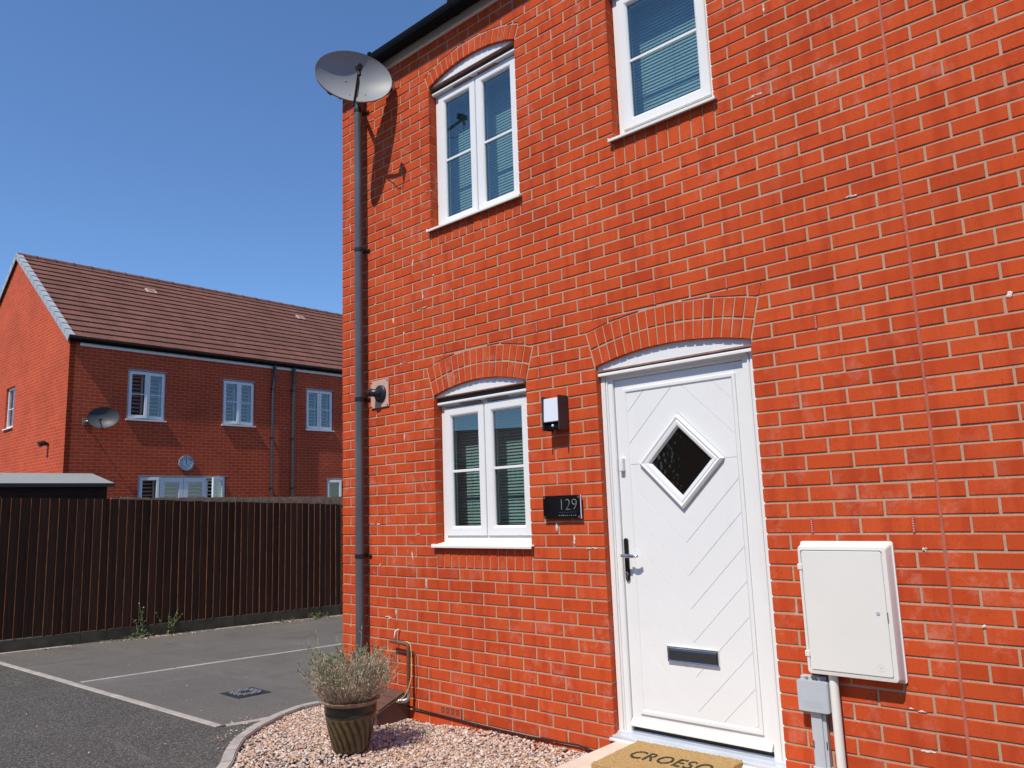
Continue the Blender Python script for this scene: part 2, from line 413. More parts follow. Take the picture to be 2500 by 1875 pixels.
def strip_pieces(name, pts, wd, h, label, cat='kerb', piece=.9, z0=-.1):
    root = empty(name, (pts[0][0], pts[0][1], gz(pts[0][1])), label, cat, 'concrete edging kerbs')
    for a, b in zip(pts[:-1], pts[1:]):
        a = Vector((*a, 0)); b = Vector((*b, 0)); d = b-a; L = d.length; d.normalize(); n = Vector((-d.y, d.x, 0))
        k = max(1, round(L/piece))
        for i in range(k):
            p = a + d*(L*i/k + .003); q = a + d*(L*(i+1)/k - .003); jt = random.uniform(-.002, .002)
            vs = []
            for P in (p, q):
                for s in (-wd/2, wd/2):
                    Q = P + n*s; vs += [(Q.x, Q.y, gz(Q.y)+z0), (Q.x, Q.y, gz(Q.y)+h+jt)]
            m = MB(); m.add(vs, [(0, 1, 3, 2), (4, 6, 7, 5), (1, 5, 7, 3), (0, 2, 6, 4), (0, 4, 5, 1), (2, 3, 7, 6)])
            build('kerb_stone', m, CONC, root, bevel=.004, seg=1)
    return root
strip_pieces('edging_kerb', [(-5.38, -1.10), (-.20, -.895)], .058, .008, 'flush pale concrete edging between dark road and parking bay')
strip_pieces('edging_kerb', [(-2.735, -.93), (-2.74, 8.0)], .055, .008, 'thin pale dividing strip between the two parking spaces')
strip_pieces('edging_kerb', [(-.175, -.86), (-.135, -.62), (-.12, -.47)], .055, .008, 'short pale edging piece running into the curved gravel kerb', piece=.3)
strip_pieces('edging_kerb', [(-5.31, -1.05), (-5.31, -.15)], .05, .012, 'pale concrete edging at the foot of the fence, near end', piece=.9)
strip_pieces('edging_kerb', [(-5.31, 1.7), (-5.31, 3.0)], .05, .012, 'pale concrete edging at the foot of the fence, far end', piece=.65)

# curved raised kerb round the gravel bed
KO = [(2.62, -2.22), (2.1, -2.17), (1.6, -2.03), (1.2, -1.80), (.92, -1.55), (.675, -1.342), (.487, -1.218), (.269, -1.041), (.094, -.826), (-.087, -.527), (-.175, -.28), (-.165, -.10), (-.04, .02)]
root = empty('curved_kerb', (.27, -1.04, 0), 'curved raised concrete kerb around the pink gravel bed', 'kerb')
def offs(i, d):
    a = Vector(KO[max(i-1, 0)]); b = Vector(KO[min(i+1, len(KO)-1)]); t = (b-a).normalized(); n = Vector((t.y, -t.x))
    return Vector(KO[i]) + n*d
KI = [offs(i, .075) for i in range(len(KO))]
for i in range(len(KO)-1):
    a, b = Vector(KO[i]), Vector(KO[i+1]); c, d = KI[i+1], KI[i]
    e = (b-a).normalized()*.002
    q = [a+e, b-e, c-e, d+e]
    z0 = [gz(v.y)-.1 for v in q]; z1 = [gz(v.y)*.5+.035 for v in q]
    m = MB(); m.add([(v.x, v.y, z) for v, z in zip(q, z0)] + [(v.x, v.y, z) for v, z in zip(q, z1)], [(3, 2, 1, 0), (4, 5, 6, 7), (0, 1, 5, 4), (1, 2, 6, 5), (2, 3, 7, 6), (3, 0, 4, 7)])
    build('kerb_stone', m, CONC, root, bevel=.006)

# ------------------------------------------------------------------ main house
H = empty('brick_house', (0, 0, 0), 'red brick house with white front door filling the foreground', 'house', 'red brick houses')
XE, ZT = 6.5, 5.17
class Op:
    def __init__(s, x0, x1, z0, sp, rise, rings, sold):
        s.x0, s.x1, s.z0, s.sp, s.rings, s.sold = x0, x1, z0, sp, rings, sold
        h = (x1-x0)/2; s.xc = (x0+x1)/2; s.R = (h*h+rise*rise)/(2*rise); s.cz = sp+rise-s.R; s.th = math.asin(h/s.R)
        s.Ro = s.R + (.2155 if rings == 2 else .1025)
    def outline(s, g=0.0, n=14):
        pts = [(s.x0-g, s.z0-g), (s.x1+g, s.z0-g)]
        r = s.R+g
        for k in range(n+1):
            a = s.th*(1-2*k/n)*1.0
            pts.append((s.xc + (r if g == 0 else r)*math.sin(a)*(1 + (g/((s.x1-s.x0)/2) if False else 0)), s.cz + r*math.cos(a)))
        pts[2] = (s.x1+g, pts[2][1]); pts[-1] = (s.x0-g, pts[-1][1])
        return pts
W1 = Op(1.107, 1.990, 1.200, 2.258, .066, 2, .15)
W2 = Op(1.113, 2.000, 3.500, 4.655, .085, 1, .125)
W3 = Op(2.768, 3.438, 3.620, 4.655, .055, 1, .17)
DR = Op(2.548, 3.532, -.05, 2.260, .062, 2, 0)
OPS = [W1, W2, W3, DR]

# mortar wall sheet with the openings cut out, closed at the back
outer = [(.004, -.3), (XE, -.3), (XE, ZT), (.004, ZT)]
loops = [outer] + [o.outline(.004) for o in OPS]
flat = [p for lp in loops for p in lp]
tri = tessellate_polygon([[Vector((x, z, 0)) for x, z in lp] for lp in loops])
mb = MB(); YF, YB = .0042, .10
mb.add([(x, YF, z) for x, z in flat] + [(x, YB, z) for x, z in flat], [tuple(t) for t in tri] + [tuple(i+len(flat) for i in reversed(t)) for t in tri])
k = 0; n2 = len(flat)
for lp in loops:
    n = len(lp); mb.f += [(k+i, k+(i+1) % n, k+(i+1) % n+n2, k+i+n2) for i in range(n)]; k += n
WALL = build('wall', mb, MORTAR, H)
tag(WALL, 'red brick front wall laid with buff mortar joints')

# brick bond: brick-unit coordinate -> metres (joint centres), measured from the photograph
KN = [(0, -.005), (5, 1.112), (9, 1.995), (11.5, 2.543), (16, 3.537), (19.5, 4.319), (31, 4.319+11.5*.225)]
def bx(b):
    for (b0, x0), (b1, x1) in zip(KN[:-1], KN[1:]):
        if b <= b1: return x0 + (x1-x0)*(b-b0)/(b1-b0)
    return x1
def clip(poly, nx, nz, d):        # keep nx*x+nz*z >= d
    out = []
    for i in range(len(poly)):
        a, b = poly[i], poly[(i+1) % len(poly)]
        da, db = nx*a[0]+nz*a[1]-d, nx*b[0]+nz*b[1]-d
        if da >= 0: out.append(a)
        if (da >= 0) != (db >= 0):
            t = da/(da-db); out.append((a[0]+(b[0]-a[0])*t, a[1]+(b[1]-a[1])*t))
    return out
def area(p): return abs(sum(p[i][0]*p[(i+1) % len(p)][1]-p[(i+1) % len(p)][0]*p[i][1] for i in range(len(p))))/2
def arch_out(poly, o, gap=.010):  # pieces of poly outside the arch ring
    res = []
    for s in (-1, 1):             # skewback lines
        nx, nz = s*math.cos(o.th), -math.sin(o.th)
        px, pz = o.xc+s*o.R*math.sin(o.th), o.cz+o.R*math.cos(o.th)
        d = nx*px+nz*pz+gap
        res.append(clip(poly, nx, nz, d)); poly = clip(poly, -nx, -nz, -d)
        if len(poly) < 3: return [r for r in res if len(r) > 2]
    cx = sum(p[0] for p in poly)/len(poly); cz = sum(p[1] for p in poly)/len(poly)
    a = math.atan2(cx-o.xc, cz-o.cz); nx, nz = math.sin(a), math.cos(a)
    res.append(clip(poly, nx, nz, nx*o.xc+nz*o.cz+o.Ro+gap))
    return [r for r in res if len(r) > 2]

pieces = []     # (poly, plain rectangle?)
JOINTS = {}
for row in range(-2, 69):
    za, zb = row*.075+.0055, row*.075+.0695
    zm = (za+zb)/2
    if zb > ZT-.01: continue
    cuts = [(4.313, 4.325)]
    for o in OPS:
        if o.z0-o.sold-.001 < zm < o.sp: cuts.append((o.x0-(.0 if zm > o.z0 else .005), o.x1+(.0 if zm > o.z0 else .005)))
    cuts.sort(); segs = []; x = 0.0
    for a, b in cuts: segs.append((x, a)); x = b
    segs.append((x, XE))
    js = [bx(i + (.5 if row % 2 == 0 else 0.0)) for i in range(0, 30)]
    JOINTS[row] = js
    for a, b in segs:
        inn = [j for j in js if a+.04 < j < b-.04]
        ed = [a] + inn + [b]
        for i in range(len(ed)-1):
            x0 = ed[i] + (.006 if i > 0 else 0); x1 = ed[i+1] - (.006 if i < len(ed)-2 else 0)
            if x1-x0 < .02: continue
            jz = random.gauss(0, .0007)
            poly = [(x0+random.gauss(0, .0006), za+jz), (x1+random.gauss(0, .0006), za+jz), (x1, zb+jz), (x0, zb+jz)]
            hit = None
            for o in OPS:
                if zb > o.sp-.03 and za < o.cz+o.Ro+.012 and x1 > o.xc-(o.Ro+.02)*math.sin(o.th)-.02 and x0 < o.xc+(o.Ro+.02)*math.sin(o.th)+.02: hit = o
            if hit is None: pieces.append((poly, True)); continue
            outp = [q for q in arch_out(poly, hit) if area(q) > .00018]
            whole = len(outp) == 1 and abs(area(outp[0])-area(poly)) < 1e-6
            for q in outp: pieces.append((q, whole))

def brick_mb(poly, y, mb, depth=.098, ch=.0022, tilt=0.0):
    n = len(poly); cx = sum(p[0] for p in poly)/n; cz = sum(p[1] for p in poly)/n
    def inset(p):
        dx, dz = cx-p[0], cz-p[1]
        return (p[0]+math.copysign(min(ch, abs(dx)), dx), p[1]+math.copysign(min(ch, abs(dz)), dz))
    F = [inset(p) for p in poly]
    jy = [random.gauss(0, .0005) for _ in range(n)]
    vs = [(p[0], y+j, p[1]) for p, j in zip(F, jy)] + [(p[0], y+ch*.8, p[1]) for p in poly] + [(p[0], y+depth, p[1]) for p in poly]
    fs = [tuple(range(n))]
    for i in range(n):
        j = (i+1) % n; fs += [(i, i+n, j+n, j), (i+n, i+2*n, j+2*n, j+n)]
    mb.add(vs, fs)

# the 300 bricks that show largest are objects, the rest one joined part
def camdist(p): return (Vector((sum(q[0] for q in p)/len(p), 0, sum(q[1] for q in p)/len(p)))-CAM).length
def vis(p):
    c = Vector((sum(q[0] for q in p)/len(p), 0, sum(q[1] for q in p)/len(p)))-CAM
    d = c.dot(fw)
    return d > 0 and abs(c.dot(rt)/d*FPX) < 1262 and abs(c.dot(up)/d*FPX) < 945
order = sorted((i for i, (p, w_) in enumerate(pieces) if w_ and vis(p)), key=lambda i: camdist(pieces[i][0]))
single = set(order[:296])
variants = []
for kx in range(10):
    m = MB(); brick_mb([(-.1075, -.0325), (.1075, -.0325), (.1075, .0325), (-.1075, .0325)], 0, m)
    me = bpy.data.meshes.new('brick'); me.from_pydata(m.v, [], m.f); me.materials.append(BRICK); variants.append(me)
mass = MB()
for i, (p, w_) in enumerate(pieces):
    y = max(-.0014, min(.0014, random.gauss(0, .0007)))
    if i in single:
        xs = [q[0] for q in p]; zs = [q[1] for q in p]
        o = bpy.data.objects.new('brick', random.choice(variants)); COL.objects.link(o)
        o.location = ((min(xs)+max(xs))/2, y, (min(zs)+max(zs))/2); o.scale = ((max(xs)-min(xs))/.215, 1, (max(zs)-min(zs))/.065)
        o.rotation_euler = (random.gauss(0, .005), random.gauss(0, .0022), random.gauss(0, .003)); o.parent = WALL
    else: brick_mb(p, y, mass)
build('brickwork', mass, BRICK, WALL, kind='stuff')

for o in OPS:
    rings = [(o.R, o.R+.1025)] + ([(o.R+.1135, o.R+.2155)] if o.rings == 2 else [])
    for (r0, r1) in rings:
        n = round(2*o.th*(o.R+.05)/.0575); 
        for k in range(n):
            a0 = -o.th + 2*o.th*k/n; a1 = -o.th + 2*o.th*(k+1)/n
            def pt(a, r, s): return (o.xc+r*math.sin(a)+s*.0040*math.cos(a), o.cz+r*math.cos(a)-s*.0040*math.sin(a))
            jr = random.gauss(0, .0012)
            s0 = 1 if k > 0 else .3; s1 = -1 if k < n-1 else -.3
            m = MB(); brick_mb([pt(a0, r0+max(jr, 0), s0), pt(a1, r0+max(jr, 0), s1), pt(a1, r1+jr, s1), pt(a0, r1+jr, s0)], random.gauss(0, .0008), m)
            build('arch_brick', m, BRICK, WALL)
    if o.sold:
        n = round((o.x1-o.x0+.01)/.0745)
        for k in range(n):
            x0 = o.x0 + (o.x1-o.x0)*k/n + .0045; x1 = o.x0 + (o.x1-o.x0)*(k+1)/n - .0045
            m = MB(); brick_mb([(x0, o.z0-o.sold+.005), (x1, o.z0-o.sold+.005), (x1, o.z0-.004), (x0, o.z0-.004)], random.gauss(0, .0008), m)
            build('sill_brick', m, BRICK, WALL)
m = MB()
zz = -.2
while zz < ZT-.05:
    m.box(4.3125+random.gauss(0, .0006), 4.3255+random.gauss(0, .0006), .0008+random.gauss(0, .0004), .05, zz, zz+.15); zz += .1501
build('movement_joint', m, PINKS, WALL)

# weep vents in the vertical joints
for X, row in ((3.431, 34), (2.987, 34), (2.545, 34), (2.109, 34), (3.868, 30), (.787, 34), (1.23, 34), (.774, 30), (2.099, 30), (4.204, 17), (3.75, 17)):
    j = min(JOINTS[row], key=lambda q: abs(q-X)); zc = row*.075+.0375
    m = MB(); m.box(j-.0055, j+.0055, -.0012, .02, zc-.034, zc+.034)
    v = build('weep_vent', m, REDP, WALL)
    m = MB()
    for q in range(6): m.box(j-.003, j+.004, -.0022, .0, zc-.029+q*.0105, zc-.0245+q*.0105)
    m2 = build('weep_vent_slot', m, TERRA, WALL)

# air brick
m = MB(); m.box(1.116, 1.327, -.0020, .004, .0825, .1435); AB = build('air_brick_slot_shade', m, GUTTER, WALL)  # black plate paints the shade inside the slots
m = MB(); m.frame(1.115, 1.328, .0815, .1445, .009, -.008, -.0021)
for q in range(6): m.box(1.122, 1.321, -.0068, -.0021, .0915+q*.0083, .0952+q*.0083)
for q in range(5): m.box(1.122+q*.0472, 1.1315+q*.0472, -.0072, -.0021, .088, .139)
build('air_brick', m, plain('air_brick_clay', (.50, .105, .055), .8, .2), WALL)

# pale mortar smears and drips left on the brick faces
SM = [(0.112, 3.798, 0), (0.898, 3.307, 0), (0.671, 3.561, 0), (1.006, 3.039, 0), (1.319, 3.001, 2), (0.953, 2.922, 1), (1.004, 2.933, 1), (0.66, 2.901, 0), (0.784, 2.782, 2), (0.434, 3.071, 2), (0.766, 2.553, 1), (1.127, 3.157, 2), (0.778, 1.984, 0), (0.388, 1.357, 1), (0.469, 1.357, 1), (0.909, 1.281, 1), (0.476, 1.052, 2), (2.328, 1.23, 0), (2.201, 1.309, 0), (2.462, 1.196, 1), (3.652, 3.548, 1), (3.70, 3.552, 1), (3.761, 4.005, 0), (4.681, 2.251, 3), (2.581, 3.381, 1), (4.094, 2.86, 1), (4.245, 1.208, 2), (4.161, 0.368, 1), (4.428, 0.899, 2), (4.132, 0.528, 1), (0.661, 0.694, 0), (0.604, 0.678, 1), (0.56, .685, 1), (0.11, 0.591, 2), (0.85, 1.132, 0), (0.992, 0.935, 0), (0.421, 4.657, 1), (1.09, 3.822, 1)]
m = MB()
for X, Z, t in SM:
    hw, hh = ((.009, .036), (.032, .0060), (.011, .012), (.024, .020))[t]
    for q in range(4 if t in (0, 1) else 3):
        cx = X + (random.gauss(0, hw*.35) if t != 1 else random.uniform(-hw, hw)); cz = Z + (random.uniform(-hh, hh)*.8 if t == 0 else random.gauss(0, hh*.4))
        a = hw*random.uniform(.25, .7); b = hh*random.uniform(.3, .75); n = 9
        ring = [(cx+a*math.cos(2*math.pi*k/n)*random.uniform(.5, 1.2), -.0012, cz+b*math.sin(2*math.pi*k/n)*random.uniform(.5, 1.2)) for k in range(n)]
        back = [(x, .003, z) for x, y, z in ring]
        m.add([(cx, -.0034, cz)] + ring + back, [(0, (k+1) % n+1, k+1) for k in range(n)] + [(k+1, (k+1) % n+1, (k+1) % n+1+n, k+1+n) for k in range(n)])
build('mortar_smear', m, SMEAR, WALL, kind='stuff')

# side wall, back wall, roof, eaves
m = MB(); m.box(.003, .10, .101, 8.0, -.3, 5.2); build('side_wall', m, FAR_FRONT, H)
m = MB(); m.prism_x([(.101, 5.2), (8.0, 5.2), (4.05, 8.0)], .003, .1); build('gable', m, FAR_FRONT, H)
m = MB(); m.box(.101, XE, 7.9, 8.0, -.3, 5.2); build('rear_wall', m, FAR_GABLE, H)
m = MB(); m.box(XE-.1, XE, .101, 7.9, -.3, 5.2); build('party_wall', m, FAR_FRONT, H)
m = MB(); m.prism_x([(-.062, 5.150), (-.062, 5.188), (4.05, 8.07), (8.2, 5.188), (8.2, 5.15), (4.05, 8.0)], -.06, XE); build('roof', m, TILE, H)
m = MB(); m.box(-.03, XE, -.024, .0, 5.012, 5.15); build('fascia', m, UPVC, H, bevel=.002)
m = MB(); m.box(-.03, XE, -.02, .1, 5.175, 5.185); build('eaves_board', m, GUTTER, H)
prof = []
for k in range(11):
    a = math.pi*k/10; prof.append((-.092-.056*math.cos(a)*-1, 5.112-.056*math.sin(a)))
prof = [(-.092+.056*math.cos(math.pi+math.pi*k/10), 5.112+.080*math.sin(math.pi+math.pi*k/10)) for k in range(11)]
prof2 = [(-.092+.052*math.cos(math.pi+math.pi*k/10), 5.113+.075*math.sin(math.pi+math.pi*k/10)) for k in range(11)]
m = MB(); m.prism_x(prof + prof2[::-1], -.05, XE); GUT = build('gutter', m, GUTTER, H)
for xx in (.05, .55, 1.5, 2.5, 3.5, 4.5, 5.5):
    pb = [(-.092+.060*math.cos(math.pi+math.pi*k/10), 5.112+.085*math.sin(math.pi+math.pi*k/10)) for k in range(11)]
    m = MB(); m.prism_x(pb + [(-.03, 5.125), (-.15, 5.135)], xx, xx+.028); build('gutter_bracket', m, GUTTER, GUT)
m = MB(); m.lathe([(.0, 0), (.056, 0)], (0, 0, 0), 4)
# downpipe
PX, PY = .322, -.07
m = MB(); m.tube([(PX, -.092, 5.07), (PX, -.09, 5.0), (PX, PY-.002, 4.93), (PX, PY, 4.86), (PX, PY, .30), (PX, PY, .05)], .034, 24, True)
DP = build('downpipe', m, PIPEG, H, smooth=True, autos=40)
for zz in (4.745, 3.541, 2.323, 1.124):
    m = MB(); m.tube([(PX, PY, zz-.015), (PX, PY, zz+.015)], .0385, 24); m.box(PX-.022, PX+.022, -.045, -.003, zz-.013, zz+.013); m.box(PX-.012, PX+.058, -.012, -.003, zz-.011, zz+.011); m.box(PX-.058, PX, -.012, -.003, zz-.011, zz+.011)
    m.disc_y((PX+.047, zz), .006, -.02, -.012, 8)
    build('pipe_clip', m, BLACKP, DP, bevel=.0015, seg=1)

# ---- windows
def window(o, zf0, zf1, casements, gz0, gz1, barz, hinge_gap=.004, vents=True):
    y0 = .062
    m = MB(); m.frame(o.x0+.003, o.x1-.003, zf0, zf1, .042, y0+.012, y0+.08, .006)
    if len(casements) == 2: m.box((o.x0+o.x1)/2-.02, (o.x0+o.x1)/2+.02, y0+.014, y0+.07, zf0+.04, zf1-.04)
    WN = build('window', m, UPVC, H, bevel=.0015, seg=1)
    for (cx0, cx1) in casements:
        m = MB(); fz0 = gz0-.068; fz1 = gz1+.066
        O = [(cx0, fz0), (cx1, fz0), (cx1, fz1), (cx0, fz1)]
        m.frame(cx0, cx1, fz0, fz1, .067, y0, y0+.055, .013)
        build('casement', m, UPVC, WN, bevel=.003, seg=2)
        m = MB(); m.box(cx0+.06, cx1-.06, y0+.020, y0+.026, fz0+.06, fz1-.06); build('pane', m, GLASS, WN)
        m = MB(); m.box(cx0+.064, cx1-.064, y0+.011, y0+.0195, barz-.009, barz+.009); build('glazing_bar', m, UPVC, WN, bevel=.002, seg=1)
        m = MB(); m.frame(cx0+.062, cx1-.062, fz0+.062, fz1-.062, .012, y0+.027, y0+.034); build('spacer_bar', m, BLACKP, WN)
    # sill
    m = MB(); zs = o.z0; m.prism_x([(-.034, zs-.012), (-.034, zs+.004), (-.030, zs+.007), (y0+.02, zs+.024), (y0+.08, zs+.024), (y0+.08, zs+.002), (-.022, zs+.0005), (-.024, zs-.012)], o.x0-.016, o.x1+.022)
    m.box(o.x0-.018, o.x0-.012, -.035, -.0, zs-.013, zs+.014)
    build('sill', m, CREAM, WN, bevel=.002, seg=1)
    # sealed arch panel, weathered bead and drip trim
    top = [(p[0], p[1]) for p in o.outline(.002)[2:]]
    zb = zf1+.0345
    m = MB(); m.prism([(o.x0, zb), (o.x1, zb)] + top, .024, .098); build('arch_panel', m, UPVC, WN)
    m = MB(); m.box(o.x0+.001, o.x1-.001, .014, .10, zf1+.026, zf1+.034); build('drip_bead', m, LEAD, WN, bevel=.002, seg=1)
    m = MB(); m.box(o.x0+.001, o.x1-.001, .050, .10, zf1-.002, zf1+.0255); build('cavity_strip', m, plain('dark_cavity_tray', (.10, .085, .08), .7, .3), WN)
    m = MB(); m.prism_x([(.04, zf1-.028), (.034, zf1-.022), (.034, zf1-.010), (.044, zf1-.003), (.10, zf1-.003), (.10, zf1-.028)], o.x0+.002, o.x1-.002); build('head_drip', m, UPVC, WN, bevel=.0015, seg=1)
    if vents:
        for s in (-1, 1):
            xm = (o.x0+o.x1)/2+s*.13
            m = MB(); m.box(xm-.095, xm+.095, .046, .08, zf1-.0345, zf1-.0285); build('trickle_vent', m, LEAD, WN)
    # sealant bead along the brick edge
    m = MB(); m.box(o.x1-.006, o.x1+.001, .045, .066, o.z0+.03, zf1-.03); build('sealant_bead', m, UPVC, WN)
    return WN
c1 = (1.124, 1.545); c2 = (1.551, 1.972)
window(W1, 1.224, 2.216, [(1.150, 1.5445), (1.5515, 1.948)], 1.333, 2.098, 1.712)
window(W2, 3.524, 4.622, [(1.154, 1.5475), (1.5545, 1.955)], 3.600, 4.520, 4.048)
window(W3, 3.644, 4.622, [(2.808, 3.395)], 3.765, 4.510, 4.133)

# rooms behind the windows
for (x0, x1, z0, z1) in ((.12, 2.45, .2, 2.45), (.12, 2.42, 2.75, 5.0), (2.46, 4.6, 2.75, 5.0), (2.46, 4.6, .1, 2.45)):
    m = MB(); v = [(x0, .1015, z0), (x1, .1015, z0), (x1, 3.5, z0), (x0, 3.5, z0), (x0, .1015, z1), (x1, .1015, z1), (x1, 3.5, z1), (x0, 3.5, z1)]
    m.add(v, [(0, 1, 2, 3), (7, 6, 5, 4), (1, 5, 6, 2), (2, 6, 7, 3), (3, 7, 4, 0)])
    build('room', m, WALLP, H)

def blind(o, z0, z1, label, tilt):
    b = empty('venetian_blind', ((o.x0+o.x1)/2, .215, z0), label, 'blind', 'venetian blinds')
    n = int((z1-z0)/.0215)
    me = None
    for k in range(n):
        z = z0 + (z1-z0)*k/n + .01
        if me is None:
            m = MB(); ca, sa = math.cos(tilt), math.sin(tilt); L = (o.x1-o.x0)/2+.22
            pts = [(-.0125, 0), (-.004, .0022), (.004, .0022), (.0125, 0)]
            q = [(u*ca-v*sa, u*sa+v*ca) for u, v in pts] + [(u*ca-(v-.0006)*sa, u*sa+(v-.0006)*ca) for u, v in reversed(pts)]
            m.prism_x([(u, v) for u, v in q], -L, L)
            me = bpy.data.meshes.new('slat'); me.from_pydata(m.v, [], m.f); me.materials.append(BLIND)
        s = bpy.data.objects.new('slat', me); COL.objects.link(s); s.parent = b; s.location = (0, 0, z-z0)
    for f in (-.32, .0, .32):
        m = MB(); xx = (o.x0+o.x1)/2+f*(o.x1-o.x0); m.tube([(xx, .200, z0), (xx, .200, z1)], .0012, 4); build('ladder_cord', m, WHITEC, b)
    m = MB(); m.box(o.x0-.22, o.x1+.22, .202, .228, z1, z1+.025); build('headrail', m, UPVC, b)
    return b
blind(W1, 1.24, 2.17, 'white venetian blind behind the ground floor window', R(52))
blind(W2, 3.54, 4.58, 'white venetian blind behind the upper two-light window', R(66))
blind(W3, 3.66, 4.58, 'white venetian blind behind the single-light window above the door', R(66))

# ---- front door
fx0, fx1 = DR.x0+.002, DR.x1-.002
m = MB(); zt = 2.222
def jamb(m, side):
    a, b = (fx0, 2.628) if side < 0 else (3.452, fx1)
    m.box(a, b, .052, .13, .165, zt)
for s in (-1, 1): jamb(m, s)
m.box(2.628, 3.452, .052, .13, 2.172, zt)
FRAME_ = MB()
DO = build('door', MB().box(2.630, 3.450, .068, .112, .225, 2.170), DOORW, H, bevel=.002, seg=1)
tag(DO, 'white front door with chevron panels and diamond light')
build('door_frame', m, UPVC, DO, bevel=.003)
m = MB()
for a, b in ((fx0, fx0+.030), (fx0+.036, fx0+.046), (fx1-.046, fx1-.036), (fx1-.030, fx1)): m.box(a, b, .043, .053, .165, zt-.004)
m.box(fx0+.0305, fx1-.0305, .043, .0525, zt-.030, zt-.004)
build('frame_moulding', m, UPVC, DO, bevel=.002, seg=1)
m = MB(); top = DR.outline(.002)[2:]
m.prism([(DR.x0, zt+.0145), (DR.x1, zt+.0145)] + top, .024, .098); build('arch_panel', m, UPVC, DO)
m = MB(); m.box(fx0, fx1, .016, .1, zt+.0045, zt+.014); build('drip_bead', m, LEAD, DO)
m = MB(); m.prism_x([(.018, zt-.022), (.018, zt-.008), (.03, zt+.003), (.1, zt+.003), (.1, zt-.002), (.045, zt-.002), (.045, zt-.022)], fx0, fx1); build('head_drip', m, UPVC, DO, bevel=.0015, seg=1)
m = MB(); m.box(fx1-.004, fx1+.003, .028, .054, .2, zt-.02); build('sealant_bead', m, UPVC, DO)
# moulded frame round the chevron field
m = MB(); m.frame(2.690, 3.402, .298, 2.110, .026, .058, .069, .009); build('panel_moulding', m, DOORW, DO, bevel=.002, seg=1)
m = MB(); m.box(2.715, 3.377, .0672, .0678, .323, 2.086); build('panel_groove', m, plain('groove_grey', (.80, .80, .81), .5), DO)
XC, px0, px1, pz0, pz1 = 3.045, 2.7155, 3.3765, .3235, 2.0855
def plank(lo, hi, a_up):   # between two V (a_up False) or caret (True) lines whose tips are lo and hi
    halves = []
    for s in (-1, 1):
        X0, X1 = (px0, XC) if s < 0 else (XC, px1)
        if a_up: P = [(X0, 1.6690), (X1, 1.6690), (X1, pz1), (X0, pz1)]
        else: P = [(X0, pz0), (X1, pz0), (X1, 1.6645), (X0, 1.6645)]
        k = s if not a_up else -s
        g = .0026
        if lo is not None: P = clip(P, -k, 1, lo - k*XC + g)
        if len(P) > 2 and hi is not None: P = clip(P, k, -1, -(hi - k*XC) + g)
        if len(P) > 2 and area(P) > 1e-5: halves.append(P)
    joined = any(abs(q[0]-XC) < 1e-6 for P in halves for q in P)
    groups = [halves] if joined else [[P] for P in halves]
    for gp in groups:
        m = MB()
        for P in gp: m.prism(P, .0648, .0672)
        if m.v: build('plank', m, DOORW, DO)
tips = [1.400-.1745*i for i in range(9)]
for a, b in zip(tips[1:], tips[:-1]): plank(a, b, False)
ups = [1.934, 2.118, 2.302, 2.486]
for a, b in zip(ups[:-1], ups[1:]): plank(a, b, True)
# diamond light
dz = 1.6667
def dia(r, y): return [(XC-r, y, dz), (XC, y, dz-r), (XC+r, y, dz), (XC, y, dz+r)]
m = MB(); prof = [(.264, .064), (.258, .046), (.246, .040), (.228, .046), (.222, .043), (.200, .046), (.188, .060), (.182, .066)]
vs = [p for r, y in prof for p in dia(r, y)]; fs = [(a*4+i, a*4+(i+1) % 4, (a+1)*4+(i+1) % 4, (a+1)*4+i) for a in range(len(prof)-1) for i in range(4)]
m.add(vs, fs); build('diamond_frame', m, DOORW, DO)
def mat_obscure():
    mm = NT('dark_patterned_glass', .04, .6); p = mm.pos(); mm.col((.006, .007, .006))
    v = mm.n('TexVoronoi'); v.inputs['Scale'].default_value = 38; mm.l(p, v.inputs['Vector'])
    mm.bump(mm.math('ADD', v.outputs['Distance'], mm.noise(p, 30, 3)), .16, .004); return mm.m
m = MB(); m.add(dia(.190, .0625), [(0, 1, 2, 3)]); m.add([(x, .0665, z) for x, y, z in dia(.190, 0)], [(3, 2, 1, 0)]); build('diamond_pane', m, mat_obscure(), DO)
# letter plate, handle, contact sensor, weather bar, threshold
m = MB(); m.frame(2.889, 3.192, .597, .677, .010, .0505, .0645, .004); LB = build('letter_plate_frame', m, CHROME, DO, bevel=.001, seg=1)
m = MB(); m.prism_x([(.0525, .610), (.0560, .606), (.0625, .606), (.0625, .668), (.0575, .668), (.0535, .658)], 2.900, 3.181); build('letter_flap', m, plain('dark_chrome', (.30, .30, .30), .13, .5, 1.0, var=.02), DO, bevel=.002)
def stadium(xc, z0, z1, r, n=10): return [(xc+r*math.cos(a), z1-r+r*math.sin(a)) for a in [math.pi*k/n for k in range(n+1)]] + [(xc+r*math.cos(a), z0+r+r*math.sin(a)) for a in [math.pi+math.pi*k/n for k in range(n+1)]]
hx = 2.655
m = MB(); m.prism(stadium(hx, 1.010, 1.250, .0135), .056, .0685); build('handle_plate', m, plain('black_chrome', (.035, .035, .035), .15, .5, .6), DO, bevel=.002)
m = MB(); m.tube([(hx, .058, 1.155), (hx, .020, 1.155), (hx+.004, .008, 1.155), (hx+.016, .002, 1.155), (hx+.05, .000, 1.1545), (hx+.09, .004, 1.153), (hx+.108, .014, 1.153)], [.010, .010, .0105, .011, .011, .010, .009], 14); build('handle_lever', m, CHROME, DO, smooth=True, autos=50)
m = MB(); m.disc_y((hx, 1.052), .0105, .050, .058); m.box(hx-.004, hx+.004, .050, .058, 1.02, 1.05); build('lock_cylinder', m, CHROME, DO, bevel=.001, seg=1)
